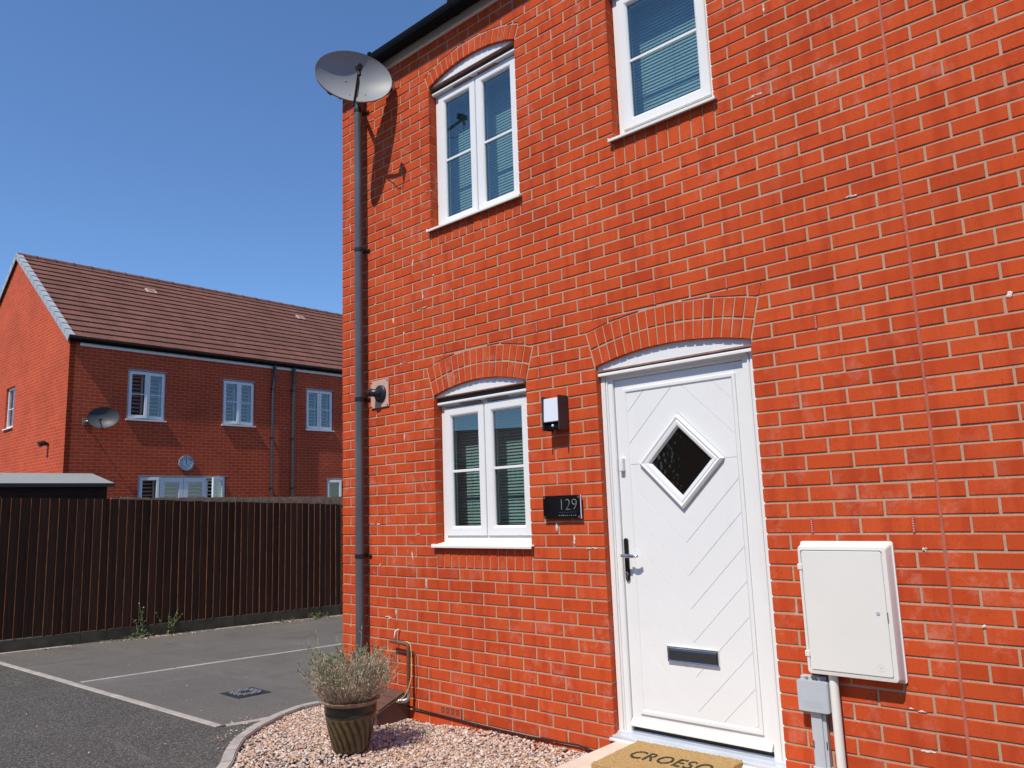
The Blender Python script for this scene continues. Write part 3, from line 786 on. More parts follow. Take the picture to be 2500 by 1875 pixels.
m = MB(); m.box(2.648, 2.676, .040, .0685, 1.632, 1.707); build('contact_sensor', m, UPVC, DO, bevel=.003)
m = MB(); m.prism_x([(.036, .232), (.036, .240), (.060, .268), (.0685, .268), (.0685, .232)], 2.632, 3.448); build('weather_bar', m, DOORW, DO, bevel=.002, seg=1)
m = MB(); m.box(2.63, 3.45, .075, .112, .204, .2245); build('door_gap_seal', m, BLACKP, DO)
m = MB(); m.prism_x([(-.006, .163), (-.006, .176), (.004, .180), (.03, .186), (.034, .193), (.06, .197), (.064, .204), (.12, .204), (.12, .163)], DR.x0-.012, DR.x1+.012); build('threshold', m, ALU, DO, bevel=.0015, seg=1)
m = MB(); m.box(DR.x0-.03, DR.x1+.02, -.014, .10, .146, .1625); build('threshold_sill', m, UPVC, DO, bevel=.003)
m = MB(); m.box(fx0+.002, fx1-.002, .045, .13, -.05, .146); build('threshold_base', m, CONC, DO)

# ------------------------------------------------------------------ things on the house front
# satellite dishes
def dish(name, C, az, el, a, b, label, wallpt, axis, lnb_len=.30, group='satellite dishes', paint=None):
    n = Vector((math.cos(el)*math.cos(az), math.cos(el)*math.sin(az), math.sin(el)))
    h = Vector((-math.sin(az), math.cos(az), 0)); u = n.cross(h)
    if u.z < 0: u = -u; h = -h
    C = Vector(C); root = empty(name, C, label, 'satellite dish', group)
    m = MB(); NR, NS = 10, 56; dep = a*.30
    vs = [C-n*dep]; 
    for i in range(1, NR+1):
        r = i/NR
        for k in range(NS):
            t = 2*math.pi*k/NS; vs.append(C + h*(a*r*math.cos(t)) + u*(b*r*math.sin(t)) + n*(dep*(r*r-1)))
    fs = [(0, 1+k, 1+(k+1) % NS) for k in range(NS)]
    for i in range(NR-1):
        for k in range(NS): fs.append((1+i*NS+k, 1+(i+1)*NS+k, 1+(i+1)*NS+(k+1) % NS, 1+i*NS+(k+1) % NS))
    base = len(vs); off = 1+(NR-1)*NS
    # rolled rim and back face
    for rr, dn in ((1.012, .003), (1.022, -.004), (1.018, -.012)):
        for k in range(NS):
            t = 2*math.pi*k/NS; vs.append(C + h*(a*rr*math.cos(t)) + u*(b*rr*math.sin(t)) + n*dn)
    for j in range(3):
        s0 = off if j == 0 else base+(j-1)*NS; s1 = base+j*NS
        for k in range(NS): fs.append((s0+k, s1+k, s1+(k+1) % NS, s0+(k+1) % NS))
    bb = len(vs); prev = base+2*NS
    for i in range(NR-1, 0, -1):
        r = i/NR
        for k in range(NS):
            t = 2*math.pi*k/NS; vs.append(C + h*(a*r*math.cos(t)) + u*(b*r*math.sin(t)) + n*(dep*(r*r-1)-.009))
        s1 = bb+(NR-1-i)*NS
        for k in range(NS): fs.append((prev+k, s1+k, s1+(k+1) % NS, prev+(k+1) % NS))
        prev = s1
    vs.append(C-n*(dep+.009)); fs += [(prev+k, len(vs)-1, prev+(k+1) % NS) for k in range(NS)]
    m.add(vs, fs); build('reflector', m, paint or DISHG, root, smooth=True, autos=45)
    A = C - u*b*1.0 - n*.01; T = C + n*(lnb_len*.88) - u*(b*.62) + h*.0
    m = MB(); m.tube([A - n*.05, A + n*.02 - u*.004, A.lerp(T, .5) - u*.012, T], .011, 8); build('feed_arm', m, BLACKP, root, smooth=True, autos=50)
    d = (C - n*dep - T).normalized()
    m = MB(); m.tube([T - d*.035 + u*.012, T + d*.0 + u*.016, T + d*.002 + u*.016, T + d*.045 + u*.02, T + d*.05 + u*.02], [.022, .024, .028, .028, .02], 14); m.tube([T + u*.0, T - u*.055], .012, 8); build('feed_horn', m, BLACKP, root, smooth=True, autos=40)
    m = MB(); m.tube([T-u*.05, T-u*.11-n*.02, T-u*.15-n*.1, T-u*.12-n*.18, A-u*.02, A-n*.05], .0035, 6); build('cable', m, BLACKP, root, smooth=True)
    Bk = C - n*(dep+.03); Wp = Vector(wallpt)
    m = MB(); m.obox(C-n*(dep+.02), h, u, n, .05, .07, .014); build('back_bracket', m, STEEL, root, bevel=.003, seg=1)
    mid = Vector(Bk); mid[axis] = Wp[axis] + (.12 if axis == 0 else -.12)
    m = MB(); m.tube([C-n*(dep+.02), Bk - n*.02, Vector((Wp.x, mid.y, Wp.z)) if axis == 1 else Vector((mid.x, Wp.y, Wp.z)), Wp], .017, 10); build('mast', m, STEEL, root, smooth=True, autos=50)
    m = MB()
    if axis == 1: m.box(Wp.x-.045, Wp.x+.045, Wp.y-.014, Wp.y-.002, Wp.z-.07, Wp.z+.07)
    else: m.box(Wp.x+.002, Wp.x+.014, Wp.y-.045, Wp.y+.045, Wp.z-.07, Wp.z+.07)
    build('wall_plate', m, STEEL, root, bevel=.002, seg=1)
    for k, (i, j) in enumerate(((-.1, -.62), (.1, -.62), (-.18, .06), (.32, -.5))):
        rr = math.hypot(i, j); P = C + h*a*i + u*b*j + n*(dep*(rr*rr-1))
        m = MB(); m.tube([P - n*.004, P + n*.005], .006, 8); build('bolt', m, STEEL, root)
    return root
MD = dish('satellite_dish', (.609, -.325, 4.832), -.492, .141, .296, .229, 'large grey satellite dish at the top of the near house corner', (.30, 0, 4.95), 1)
lug = MB(); lug.box(.690, .716, -.03, -.002, 4.79, 4.87); lug.box(.60, .716, -.03, -.022, 4.79, 4.81)
build('bracket_lug', lug, STEEL, MD, bevel=.002, seg=1)

# boiler flue with square plate
fl = empty('boiler_flue', (.5, 0, 2.243), 'black elbow boiler flue on a pink square plate beside the downpipe', 'flue')
m = MB(); m.box(.390, .607, -.012, -.002, 2.243, 2.457); build('plate', m, TERRA, fl, bevel=.002, seg=1)
m = MB()
vs = MB(); cx, cz = .515, 2.348
m.tube([(cx, -.010, cz), (cx, -.024, cz), (cx, -.032, cz), (cx, -.034, cz)], [.068, .066, .056, .04], 24); build('flange', m, BLACKP, fl, smooth=True, autos=35)
m = MB(); m.tube([(cx, -.02, cz), (cx-.001, -.036, cz+.001), (cx-.008, -.052, cz+.003), (cx-.022, -.064, cz+.005), (cx-.038, -.069, cz+.008)], [.033, .033, .032, .030, .028], 18); m.tube([(cx-.036, -.0685, cz+.0075), (cx-.060, -.071, cz+.012)], .031, 18); build('elbow', m, BLACKP, fl, smooth=True, autos=40)
for X, Z in ((.402, 2.445), (.595, 2.445), (.402, 2.255), (.595, 2.255)):
    m = MB(); m.disc_y((X, Z), .0055, -.016, -.011, 8); build('screw', m, BLACKP, fl)

# wall light
wl = empty('wall_light', (2.265, 0, 1.9), 'charcoal outdoor wall light with pale square diffuser beside the door', 'light')
m = MB(); m.box(2.206, 2.324, -.045, -.001, 1.925, 2.105); build('housing', m, CHAR, wl, bevel=.002, seg=1)
for x0, x1 in ((2.198, 2.2055), (2.3245, 2.332)):
    m = MB(); m.box(x0, x1, -.100, -.001, 1.902, 2.112); build('side_wing', m, CHAR, wl, bevel=.002, seg=1)
m = MB(); m.prism_x([(-.094, 1.953), (-.088, 2.098), (-.046, 2.098), (-.046, 1.953)], 2.2065, 2.3235); build('diffuser', m, OPAL, wl, bevel=.003)
m = MB(); m.box(2.2065, 2.3235, -.078, -.046, 1.908, 1.9525); SP = build('sensor_panel', m, GUTTER, wl, bevel=.002, seg=1)
m = MB(); m.lathe([(0, .007), (.006, .006), (.009, .002), (.009, 0)], (0, 0, 0), 12); m.v = [(x+2.265, -.078-z, y+1.930) for x, y, z in m.v]; build('motion_sensor', m, OPAL, wl, smooth=True)

# house number sign
hs = empty('house_sign', (2.262, 0, 1.368), 'black glossy house number sign with silver numerals', 'sign')
m = MB(); m.box(2.118, 2.407, -.026, -.021, 1.369, 1.508); build('face_plate', m, ACRYL, hs, bevel=.0008, seg=1)
m = MB(); m.box(2.4072, 2.4105, -.0265, -.0205, 1.369, 1.508); build('painted_edge_glint', m, OPAL, hs)  # pale strip paints the bright reflection along the sign's right edge
m = text_mb('129', .098, (2.387, -.0262, 1.420), (1, 0, 0), (0, 0, 1), (0, -1, 0), .0022, -.0031, 'RIGHT', 1.0); build('numerals', m, plain('brushed_silver', (.55, .54, .52), .3, .6, .6), hs)
m = MB(); m.box(2.236, 2.372, -.0272, -.0262, 1.4065, 1.4085); build('rule_line', m, CHROME, hs)
for k in range(9):
    x = 2.240+k*.0155; m = MB(); m.box(x, x+random.uniform(.005, .009), -.0270, -.0262, 1.386, 1.386+random.choice((.0035, .006, .008))); build('small_lettering', m, STEEL, hs)
for X, Z in ((2.130, 1.497), (2.395, 1.497), (2.130, 1.380), (2.395, 1.380)):
    m = MB(); m.disc_y((X, Z), .0065, -.031, -.001, 12); build('standoff', m, CHROME, hs, bevel=.001, seg=1)

# electricity meter box
mbx = empty('meter_box', (3.908, 0, .64), 'cream meter cabinet on the brick wall beside the door', 'meter box')
def rrect(x0, x1, z0, z1, r, n=5):
    out = []
    for cx, cz, a0 in ((x1-r, z0+r, -90), (x1-r, z1-r, 0), (x0+r, z1-r, 90), (x0+r, z0+r, 180)):
        for k in range(n+1): a = R(a0+90*k/n); out.append((cx+r*math.cos(a), cz+r*math.sin(a)))
    return out
m = MB(); lay = [(rrect(3.700, 4.116, .637, 1.241, .012), -.001), (rrect(3.700, 4.116, .637, 1.241, .012), -.010), (rrect(3.704, 4.110, .643, 1.235, .014), -.011), (rrect(3.707, 4.104, .647, 1.222, .016), -.064), (rrect(3.710, 4.101, .650, 1.218, .016), -.071), (rrect(3.722, 4.086, .664, 1.204, .010), -.073), (rrect(3.7225, 4.0855, .6645, 1.2035, .010), -.066)]
nn = len(lay[0][0]); m.add([(x, y, z) for lp, y in lay for x, z in lp], [(a*nn+i, a*nn+(i+1) % nn, (a+1)*nn+(i+1) % nn, (a+1)*nn+i) for a in range(len(lay)-1) for i in range(nn)] + [tuple(range((len(lay)-1)*nn, len(lay)*nn))])
build('case', m, METERW, mbx, smooth=True, autos=28)
m = MB(); m.prism(rrect(3.7265, 4.0815, .6685, 1.1995, .010), -.0742, -.0665); build('cabinet_door', m, METERW, mbx, bevel=.0015, seg=1)
for zz in (1.125, .735):
    m = MB(); m.box(3.703, 3.7255, -.0755, -.062, zz-.012, zz+.014); build('hinge', m, METERW, mbx, bevel=.002, seg=1)
m = MB(); m.disc_y((4.045, .935), .0085, -.077, -.074, 16); build('lock', m, GREYP, mbx, bevel=.001, seg=1)
m = MB(); m.box(4.081, 4.0845, -.0752, -.068, .905, .94); build('latch_slot', m, GREYD, mbx)
m = MB(); n = 24
for k in range(n):
    a0, a1 = 2*math.pi*k/n, 2*math.pi*(k+1)/n
    m.prism([(4.035+.0155*math.cos(a0), .705+.0155*math.sin(a0)), (4.035+.0155*math.cos(a1), .705+.0155*math.sin(a1)), (4.035+.0142*math.cos(a1), .705+.0142*math.sin(a1)), (4.035+.0142*math.cos(a0), .705+.0142*math.sin(a0))][::-1], -.0752, -.074)
m.prism([(4.031, .712), (4.040, .712), (4.036, .706), (4.042, .706), (4.031, .695), (4.034, .703), (4.029, .703)], -.0752, -.074)
build('emblem', m, EMBOSS, mbx)
# cable entry box and trunking, and conduit
cb = empty('cable_box', (3.713, 0, .0), 'grey plastic cable box with trunking running down to the ground', 'cable box')
m = MB(); m.prism(rrect(3.643, 3.785, .473, .612, .010), -.060, -.012); build('cover', m, GREYP, cb, bevel=.003)
m = MB(); m.box(3.656, 3.772, -.040, -.002, .47, .628); build('back_box', m, GREYP, cb, bevel=.002, seg=1)
for k in range(6): 
    m = MB(); m.box(3.662+k*.019, 3.674+k*.019, -.046, -.040, .612, .626); build('hinge_lug', m, GREYD if k % 2 else GREYP, cb)
for k in range(4):
    m = MB(); m.box(3.668, 3.757, -.0607, -.0598, .497+k*.008, .4995+k*.008); build('rib', m, GREYP, cb)
m = MB(); m.box(3.684, 3.754, -.030, -.001, .02, .472); m.box(3.688, 3.738, -.038, -.030, .02, .470); build('trunking', m, GREYP, cb, bevel=.002, seg=1)
m = MB(); m.box(3.680, 3.758, -.041, -.0005, .10, .232); build('trunking_joint', m, GREYP, cb, bevel=.002, seg=1)
for X in (3.689, 3.7465):
    m = MB(); m.box(X, X+.005, -.0388 if X < 3.7 else -.0308, -.028, .31, .345); build('slot', m, BLACKP, cb)
m = MB(); m.tube([(3.806, -.032, .648), (3.806, -.032, -.05)], .0205, 20); cn = build('conduit_pipe', m, CREAM, None, smooth=True, autos=50)
tag(cn, 'round cream conduit pipe below the meter cabinet', 'pipe')

# brown overflow pipe with elbow and earth cable
ov = empty('waste_pipe', (.85, -.05, .1), 'thin rusty brown pipe bent down the wall above the gully cover', 'pipe')
m = MB(); m.tube([(.655, -.052, .530), (.838, -.052, .520), (.848, -.052, .517), (.852, -.052, .508), (.852, -.052, .5), (.850, -.052, .22)], .0125, 12); build('pipe_run', m, RUSTY, ov, smooth=True, autos=50)
m = MB(); m.tube([(.850, -.052, .225), (.850, -.053, .17), (.845, -.058, .155), (.832, -.07, .146), (.80, -.09, .143), (.79, -.095, .142)], [.012, .013, .016, .017, .016, .018], 12); build('elbow_joint', m, STEEL, ov, smooth=True, autos=40)
m = MB(); m.tube([(.70, .0, .600), (.697, -.015, .606), (.690, -.035, .598), (.688, -.045, .54)], .005, 8); build('white_tail', m, WHITEC, ov, smooth=True)
m = MB(); m.tube([(.82, -.058, .535), (.850, -.060, .540), (.876, -.055, .526), (.884, -.052, .47), (.886, -.052, .38), (.882, -.055, .30), (.868, -.066, .235), (.84, -.08, .18), (.81, -.11, .15), (.79, -.13, .135)], .0030, 8); build('earth_cable', m, YELLOW, ov, smooth=True)

# gully cover box
gc = empty('gully_cover', (.5, -.15, 0), 'brown sloping gully cover box at the foot of the downpipe', 'cover')
m = MB(); m.prism_x([(-.002, -.05), (-.002, .188), (-.050, .186), (-.275, .108), (-.285, .095), (-.285, -.05)], .17, .800); build('body', m, BROWN, gc, bevel=.006)
for a, b in ((-.048, -.118), (-.124, -.195), (-.201, -.270)):
    def zt_(y): return .186+(y+.05)*(.186-.108)/.225
    m = MB(); m.prism_x([(a, zt_(a)+.002), (b, zt_(b)+.002), (b, zt_(b)+.009), (a, zt_(a)+.009)], .176, .794); build('lid_panel', m, BROWN, gc, bevel=.002, seg=1)
# black cable along the wall foot
m = MB(); m.tube([(.80, -.03, .105), (.86, -.012, .088), (1.0, -.010, .083), (1.2, -.010, .079), (1.45, -.011, .074), (1.7, -.011, .071), (1.95, -.012, .072), (2.15, -.012, .080), (2.3, -.012, .085), (2.42, -.014, .07), (2.5, -.02, .05)], .0055, 8)
tag(build('black_cable', m, BLACKP, None, smooth=True), 'thin black cable clipped along the foot of the brick wall', 'cable')

# ------------------------------------------------------------------ doorstep, doormat
st = empty('doorstep', (3.1, -.5, 0), 'pale buff paved doorstep in front of the white door', 'step')
m = MB(); m.box(2.575, 3.75, -1.25, -.002, -.1, .118); build('step_base', m, CONC, st, bevel=.004, seg=1)
for (x0, x1, y0, y1) in ((2.565, 3.160, -.60, -.003), (3.166, 3.76, -.60, -.003), (2.565, 3.160, -1.26, -.606), (3.166, 3.76, -1.26, -.606)):
    m = MB(); m.box(x0, x1, y0, y1, .118, .152); build('paving_slab', m, SLAB, st, bevel=.005)
dm = empty('doormat', (3.0, -.25, .152), 'tan coir doormat with black CROESO lettering on the doorstep', 'doormat')
ang = R(2.2); MZ = .180
mu = Vector((math.cos(ang), math.sin(ang), 0)); mv = Vector((-math.sin(ang), math.cos(ang), 0)); M0 = Vector((2.712, -.012, 0))
q = [M0, M0 - mv*.45, M0 + mu*.60 - mv*.45, M0 + mu*.60]
m = MB(); NXm, NYm = 120, 80
vs = []; 
for j in range(NYm+1):
    for i in range(NXm+1):
        P = M0 + mu*(.60*i/NXm) - mv*(.45*j/NYm); e = 0 < i < NXm and 0 < j < NYm
        vs.append((P.x + random.gauss(0, .0015), P.y + random.gauss(0, .0015), MZ + (random.gauss(0, .0016) if e else -.004)))
m.add(vs, [(j*(NXm+1)+i+1, j*(NXm+1)+i, (j+1)*(NXm+1)+i, (j+1)*(NXm+1)+i+1) for j in range(NYm) for i in range(NXm)])
nb = len(m.v)
m.add([(p.x, p.y, .1525) for p in q] + [(p.x, p.y, MZ-.004) for p in q], [(0, 4, 5, 1), (1, 5, 6, 2), (2, 6, 7, 3), (3, 7, 4, 0)])
build('coir_pile', m, COIR, dm)
m = text_mb('CROESO', .162, (0, 0, 0), (1, 0, 0), (0, 1, 0), (0, 0, 1), .003, .0005, 'CENTER', 1.1)
tw = max(v[0] for v in m.v)-min(v[0] for v in m.v)
m.v = [tuple(M0 + mu*(.315+v[0]*.44/tw) + mv*(v[1]-.272) + Vector((0, 0, MZ+.0005+v[2]))) for v in m.v]
build('lettering', m, COIRB, dm)

# ------------------------------------------------------------------ gravel bed
def inside(x, y, poly):
    c = False; n = len(poly)
    for i in range(n):
        x1, y1 = poly[i]; x2, y2 = poly[(i+1) % n]
        if (y1 > y) != (y2 > y) and x < (x2-x1)*(y-y1)/(y2-y1)+x1: c = not c
    return c
bed = [(p.x, p.y) for p in KI] + [(.0, -.003), (2.57, -.003), (2.57, -2.15)]
def gh(x, y): return .012 + .045*max(0, min(1, (x-.9)/1.4))*max(0.0, min(1, 1+y*.7)) + .010*math.sin(5*x+3*y) + gz(y)*.3*(1 if x < .5 else 0)
pv = [Vector((x, y, 0)) for x, y in bed]
m = MB(); m.add([(v.x, v.y, -.006) for v in pv], [tuple(t) for t in tessellate_polygon([pv])]); build('gravel_bed_base', m, plain('gravel_fines', (.42, .31, .25), .95, .1, var=.3, scale=90), kind='structure')
bm = bmesh.new(); bmesh.ops.create_icosphere(bm, subdivisions=1, radius=1); ico_v = [v.co.copy() for v in bm.verts]; ico_f = [tuple(v.index for v in f.verts) for f in bm.faces]; bm.free()
m = MB()
def stone(m, x, y, z, s):
    rx, ry, rz = s*random.uniform(.75, 1.35), s*random.uniform(.6, 1.0), s*random.uniform(.4, .75)
    M = Euler((random.uniform(-.6, .6), random.uniform(-.6, .6), random.uniform(0, 6.28))).to_matrix()
    m.add([M @ Vector((v.x*rx*random.uniform(.8, 1.15), v.y*ry*random.uniform(.8, 1.15), v.z*rz*random.uniform(.85, 1.1))) + Vector((x, y, z)) for v in ico_v], ico_f)
def seen(x, y, z):
    c = Vector((x, y, z))-CAM; d = c.dot(fw); return d > 0 and abs(c.dot(rt)/d*FPX) < 1400 and abs(c.dot(up)/d*FPX) < 1250
cnt = 0
random.seed(21)
while cnt < 15500:
    x, y = random.uniform(-.2, 2.57), random.uniform(-2.2, 0)
    if not inside(x, y, bed) or not seen(x, y, 0): continue
    stone(m, x, y, gh(x, y)+random.uniform(-.004, .008), random.choice((.007, .008, .009, .010, .011, .012, .014))); cnt += 1
for _ in range(5000):
    x, y = random.uniform(-.2, 2.57), random.uniform(-2.2, 0)
    if inside(x, y, bed) and not seen(x, y, 0): stone(m, x, y, gh(x, y), random.uniform(.012, .018))
tag(build('gravel', m, GRAVEL, None, kind='stuff'), 'pink and cream pebble gravel filling the bed by the wall', 'gravel')

# ------------------------------------------------------------------ pot and lavender
PC = Vector((1.085, -.712, .022))
pt_ = empty('plant_pot', PC, 'glazed brown pot with slanting dark flutes standing on the gravel', 'pot')
prof = [(.118, 0), (.124, .012), (.140, .07), (.156, .13), (.167, .18), (.174, .215), (.176, .232), (.174, .24), (.178, .243), (.180, .252), (.177, .258), (.180, .275), (.182, .30), (.184, .318)]
NSG = 180; m = MB(); vs = []; gro = []
for i, (r, z) in enumerate(prof):
    for k in range(NSG):
        t = 2*math.pi*k/NSG
        g = .5+.5*math.cos(26*(t + z*1.75 + .6*(z/.23)**2*.35))
        f = 1 if .012 < z < .225 else 0
        gd = max(0, g-.45)/.55
        rr = r - f*.006*gd
        vs.append((PC.x+rr*math.cos(t), PC.y+rr*math.sin(t), PC.z+z)); gro.append(gd**.6 if f else (1.0 if z >= .24 else .6))
fs = [(i*NSG+k, i*NSG+(k+1) % NSG, (i+1)*NSG+(k+1) % NSG, (i+1)*NSG+k) for i in range(len(prof)-1) for k in range(NSG)]
# refine rows by linear interpolation for smooth flutes
rows = []; PR = []
for (r0, z0), (r1, z1) in zip(prof[:-1], prof[1:]):
    nseg = max(1, int((z1-z0)/.012))
    for s in range(nseg): PR.append((r0+(r1-r0)*s/nseg, z0+(z1-z0)*s/nseg))
PR.append(prof[-1]); vs = []; gro = []; PS = .87
for (r, z) in PR:
    for k in range(NSG):
        t = 2*math.pi*k/NSG
        g = .5+.5*math.cos(20*(t + z*1.2 + 4.2*z*z)); f = 1 if .012 < z < .222 else 0
        gd = max(0, g-.42)/.58; rr = (r - f*.006*gd)*PS
        vs.append((PC.x+rr*math.cos(t), PC.y+rr*math.sin(t), PC.z+z*PS)); gro.append(gd**.55 if f else (1.0 if z >= .25 else .35))
fs = [(i*NSG+k, i*NSG+(k+1) % NSG, (i+1)*NSG+(k+1) % NSG, (i+1)*NSG+k) for i in range(len(PR)-1) for k in range(NSG)]
me_mb = MB(); me_mb.add(vs, fs)
body = build('pot_body', me_mb, POT, pt_, smooth=True)
at = body.data.attributes.new('groove', 'FLOAT', 'POINT'); at.data.foreach_set('value', gro)
m = MB(); m.lathe([(q*PS, z*PS) for q, z in [(.184, .316), (.188, .322), (.202, .334), (.208, .338), (.208, .343), (.200, .346), (.188, .343), (.178, .335), (.172, .30)]], PC, 48); build('pot_rim', m, POTRIM, pt_, smooth=True, autos=60)
m = MB(); m.lathe([(q*PS, z*PS) for q, z in [(.176, .305), (.10, .312), (.02, .315), (0.0, .315)]], PC, 32); build('soil', m, SOIL, pt_, smooth=True)

random.seed(5)
lv = empty('lavender_plant', PC+Vector((0, 0, .28)), 'half dry grey-green lavender bush growing in the glazed pot', 'plant')
stems, leaves, heads = MB(), MB(), MB()
def leafq(mb, P, d, L, wd):
    d = d.normalized(); s = d.cross(Vector((random.gauss(0, 1), random.gauss(0, 1), random.gauss(0, 1)))).normalized()
    mb.add([P, P + d*L*.5 + s*wd, P + d*L, P + d*L*.5 - s*wd], [(0, 1, 2, 3)])
for k in range(560):
    a = random.uniform(0, 2*math.pi); r0 = .13*math.sqrt(random.random())
    P0 = PC + Vector((r0*math.cos(a), r0*math.sin(a), .274))
    spread = min(1.6, abs(random.gauss(.55, .42)) + r0*1.8); a2 = a + random.gauss(0, .45)
    L = random.uniform(.19, .345)*(1-.04*spread)
    d0 = Vector((math.cos(a2)*spread, math.sin(a2)*spread, 1)).normalized(); d1 = Vector((math.cos(a2)*spread*.55, math.sin(a2)*spread*.55, 1)).normalized()
    P1 = P0 + d0*L*.45 + Vector((random.gauss(0, .01), random.gauss(0, .01), 0)); P2 = P1 + d1*L*.55
    Pm = P1.lerp(P2, .5) + Vector((random.gauss(0, .008), random.gauss(0, .008), 0))
    stems.tube([P0, P1, Pm, P2], [.0021, .0017, .0013, .0009], 3, False)
    green = random.random() < (.62 if (a2 % 6.28) > 2.2 and (a2 % 6.28) < 5.2 else .40)
    for j in range(random.randint(5, 9) if green else random.randint(2, 5)):
        t = random.uniform(.55, 1.0) if green else random.uniform(.2, .95)
        Q = P1.lerp(P2, max(0, (t-.45)/.55)) if t > .45 else P0.lerp(P1, t/.45)
        leafq(leaves if green else stems, Q, Vector((random.gauss(0, .7), random.gauss(0, .7), 1.0)), random.uniform(.016, .034), random.uniform(.0016, .0028))
    if green:
        for j in range(7): leafq(leaves, P2 - d1*random.uniform(0, .03), d1 + Vector((random.gauss(0, .55), random.gauss(0, .55), 0)), random.uniform(.014, .032), .0026)
    if random.random() < .9:
        Q = P1.lerp(P2, random.uniform(.25, .95))
        for j in range(6): leafq(heads, Q + d1*random.uniform(-.012, .012), Vector((random.gauss(0, 1), random.gauss(0, 1), random.gauss(.3, .6))), random.uniform(.006, .012), random.uniform(.002, .0035))
for k in range(90):
    a = random.uniform(0, 6.28); P0 = PC + Vector((.1*math.cos(a), .09*math.sin(a), .278)); P1 = PC + Vector((.165*math.cos(a), .165*math.sin(a), .318)); P2 = P1 + Vector((math.cos(a)*.07, math.sin(a)*.07, random.uniform(.02, .09)))
    stems.tube([P0, P1, P2], [.002, .0016, .001], 3, False)
for a, L_, z_ in ((3.5, .30, .16), (3.7, .26, .22), (3.3, .24, .30), (2.2, .16, .42), (4.4, .18, .40), (.4, .22, .30), (.1, .26, .20), (5.4, .2, .36), (2.8, .22, .34), (3.6, .15, .43)):
    P0 = PC + Vector((.1*math.cos(a), .09*math.sin(a), .278)); P2 = P0 + Vector((math.cos(a)*L_, math.sin(a)*L_, z_)); P1 = P0.lerp(P2, .5) + Vector((math.cos(a)*.03, math.sin(a)*.03, -.015))
    stems.tube([P0, P1, P2], [.002, .0016, .001], 3, False)
    for j in range(16): leafq(leaves, P1.lerp(P2, random.uniform(.5, 1)), Vector((random.gauss(0, .7), random.gauss(0, .7), 1)), random.uniform(.015, .03), .0024)
build('stems', stems, STEM, lv, kind='stuff'); build('foliage', leaves, LEAF, lv, kind='stuff'); build('flower_heads', heads, HEADS, lv, kind='stuff')

# ------------------------------------------------------------------ drain cover in the bay
dc = empty('drain_cover', (-1.09, -.21, gz(-.21)), 'square black iron drain cover set in the parking bay', 'drain cover')
def onb(x, y, dz): return (x, y, gz(y)+dz)
D = [(-1.225, -.365), (-.915, -.365), (-.930, -.055), (-1.245, -.055)]
m = MB(); m.add([onb(x, y, -.02) for x, y in D] + [onb(x, y, .0085) for x, y in D], [(4, 5, 6, 7), (0, 1, 5, 4), (1, 2, 6, 5), (2, 3, 7, 6), (3, 0, 4, 7)]); build('frame', m, IRON, dc)
m = MB(); cxd, cyd = -1.079, -.21
vs = [onb(cxd+.140*math.cos(2*math.pi*k/36), cyd+.140*math.sin(2*math.pi*k/36), .012) for k in range(36)]; vb = [(x, y, z-.006) for x, y, z in vs]
m.add(vs+vb, [tuple(range(36))] + [(k, k+36, (k+1) % 36+36, (k+1) % 36) for k in range(36)]); build('lid', m, IRON, dc)
m = MB()
for i in range(-4, 5):
    for j in range(-4, 5):
        x, y = cxd+i*.033, cyd+j*.033
        if math.hypot(x-cxd, y-cyd) < .130 and not (abs(i) < 2 and abs(j) < 2):
            z = gz(y); hx, hy = (.013, .005) if (i+j) % 2 else (.005, .013)
            m.box(x-hx, x+hx, y-hy, y+hy, z+.010, z+.018)
build('tread_studs', m, plain('worn_iron', (.30, .305, .315), .5, .5, .1), dc, kind='stuff')

# ------------------------------------------------------------------ fence
FX = -5.42
def fz(y): return gz(y)*.93
fn = empty('timber_fence', (FX, 1.4, -.06), 'dark stained featheredge timber fence along the parking bay', 'fence')
fb = []
yy = -4.2
while yy < 7.2:
    wv = .1015+random.uniform(-.004, .004); zz0 = fz(yy)+.142; zz1 = fz(yy)+1.765-max(0, yy-.2)*.012+random.gauss(0, .003)
    th = .024+random.uniform(-.003, .004); lean = random.gauss(0, .004)
    m = MB(); P = [(FX, yy), (FX+th, yy), (FX+.0065, yy+wv+.022), (FX, yy+wv+.022)]
    vs = [(x-.000, y, zz0) for x, y in P] + [(x, y+lean, zz1) for x, y in P]
    m.add(vs, [(3, 2, 1, 0), (4, 5, 6, 7), (0, 1, 5, 4), (1, 2, 6, 5), (2, 3, 7, 6), (3, 0, 4, 7)])
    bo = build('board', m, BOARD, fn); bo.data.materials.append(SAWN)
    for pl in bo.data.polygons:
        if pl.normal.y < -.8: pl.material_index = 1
    yy += wv
ys = [-4.2, -2.1, -.02, 2.02, 4.3, 6.6]
for a, b in zip(ys[:-1], ys[1:]):
    m = MB(); vs = []
    for y in (a+.003, b-.003):
        for x in (FX-.01, FX+.024): vs += [(x, y, gz(y)-.1), (x, y, fz(y)+.145)]
    m.add(vs, [(0, 1, 3, 2), (4, 6, 7, 5), (1, 5, 7, 3), (0, 2, 6, 4), (0, 4, 5, 1), (2, 3, 7, 6)]); build('gravel_board', m, GBOARD, fn, bevel=.003, seg=1)
for zr in (.35, 1.0, 1.6):
    m = MB(); vs = []
    for y in (-4.2, 7.1):
        for x in (FX-.06, FX-.004): vs += [(x, y, fz(y)+zr), (x, y, fz(y)+zr+.08)]
    m.add(vs, [(0, 1, 3, 2), (4, 6, 7, 5), (1, 5, 7, 3), (0, 2, 6, 4), (0, 4, 5, 1), (2, 3, 7, 6)]); build('rail', m, BOARD, fn)
yy = .3; k = 0
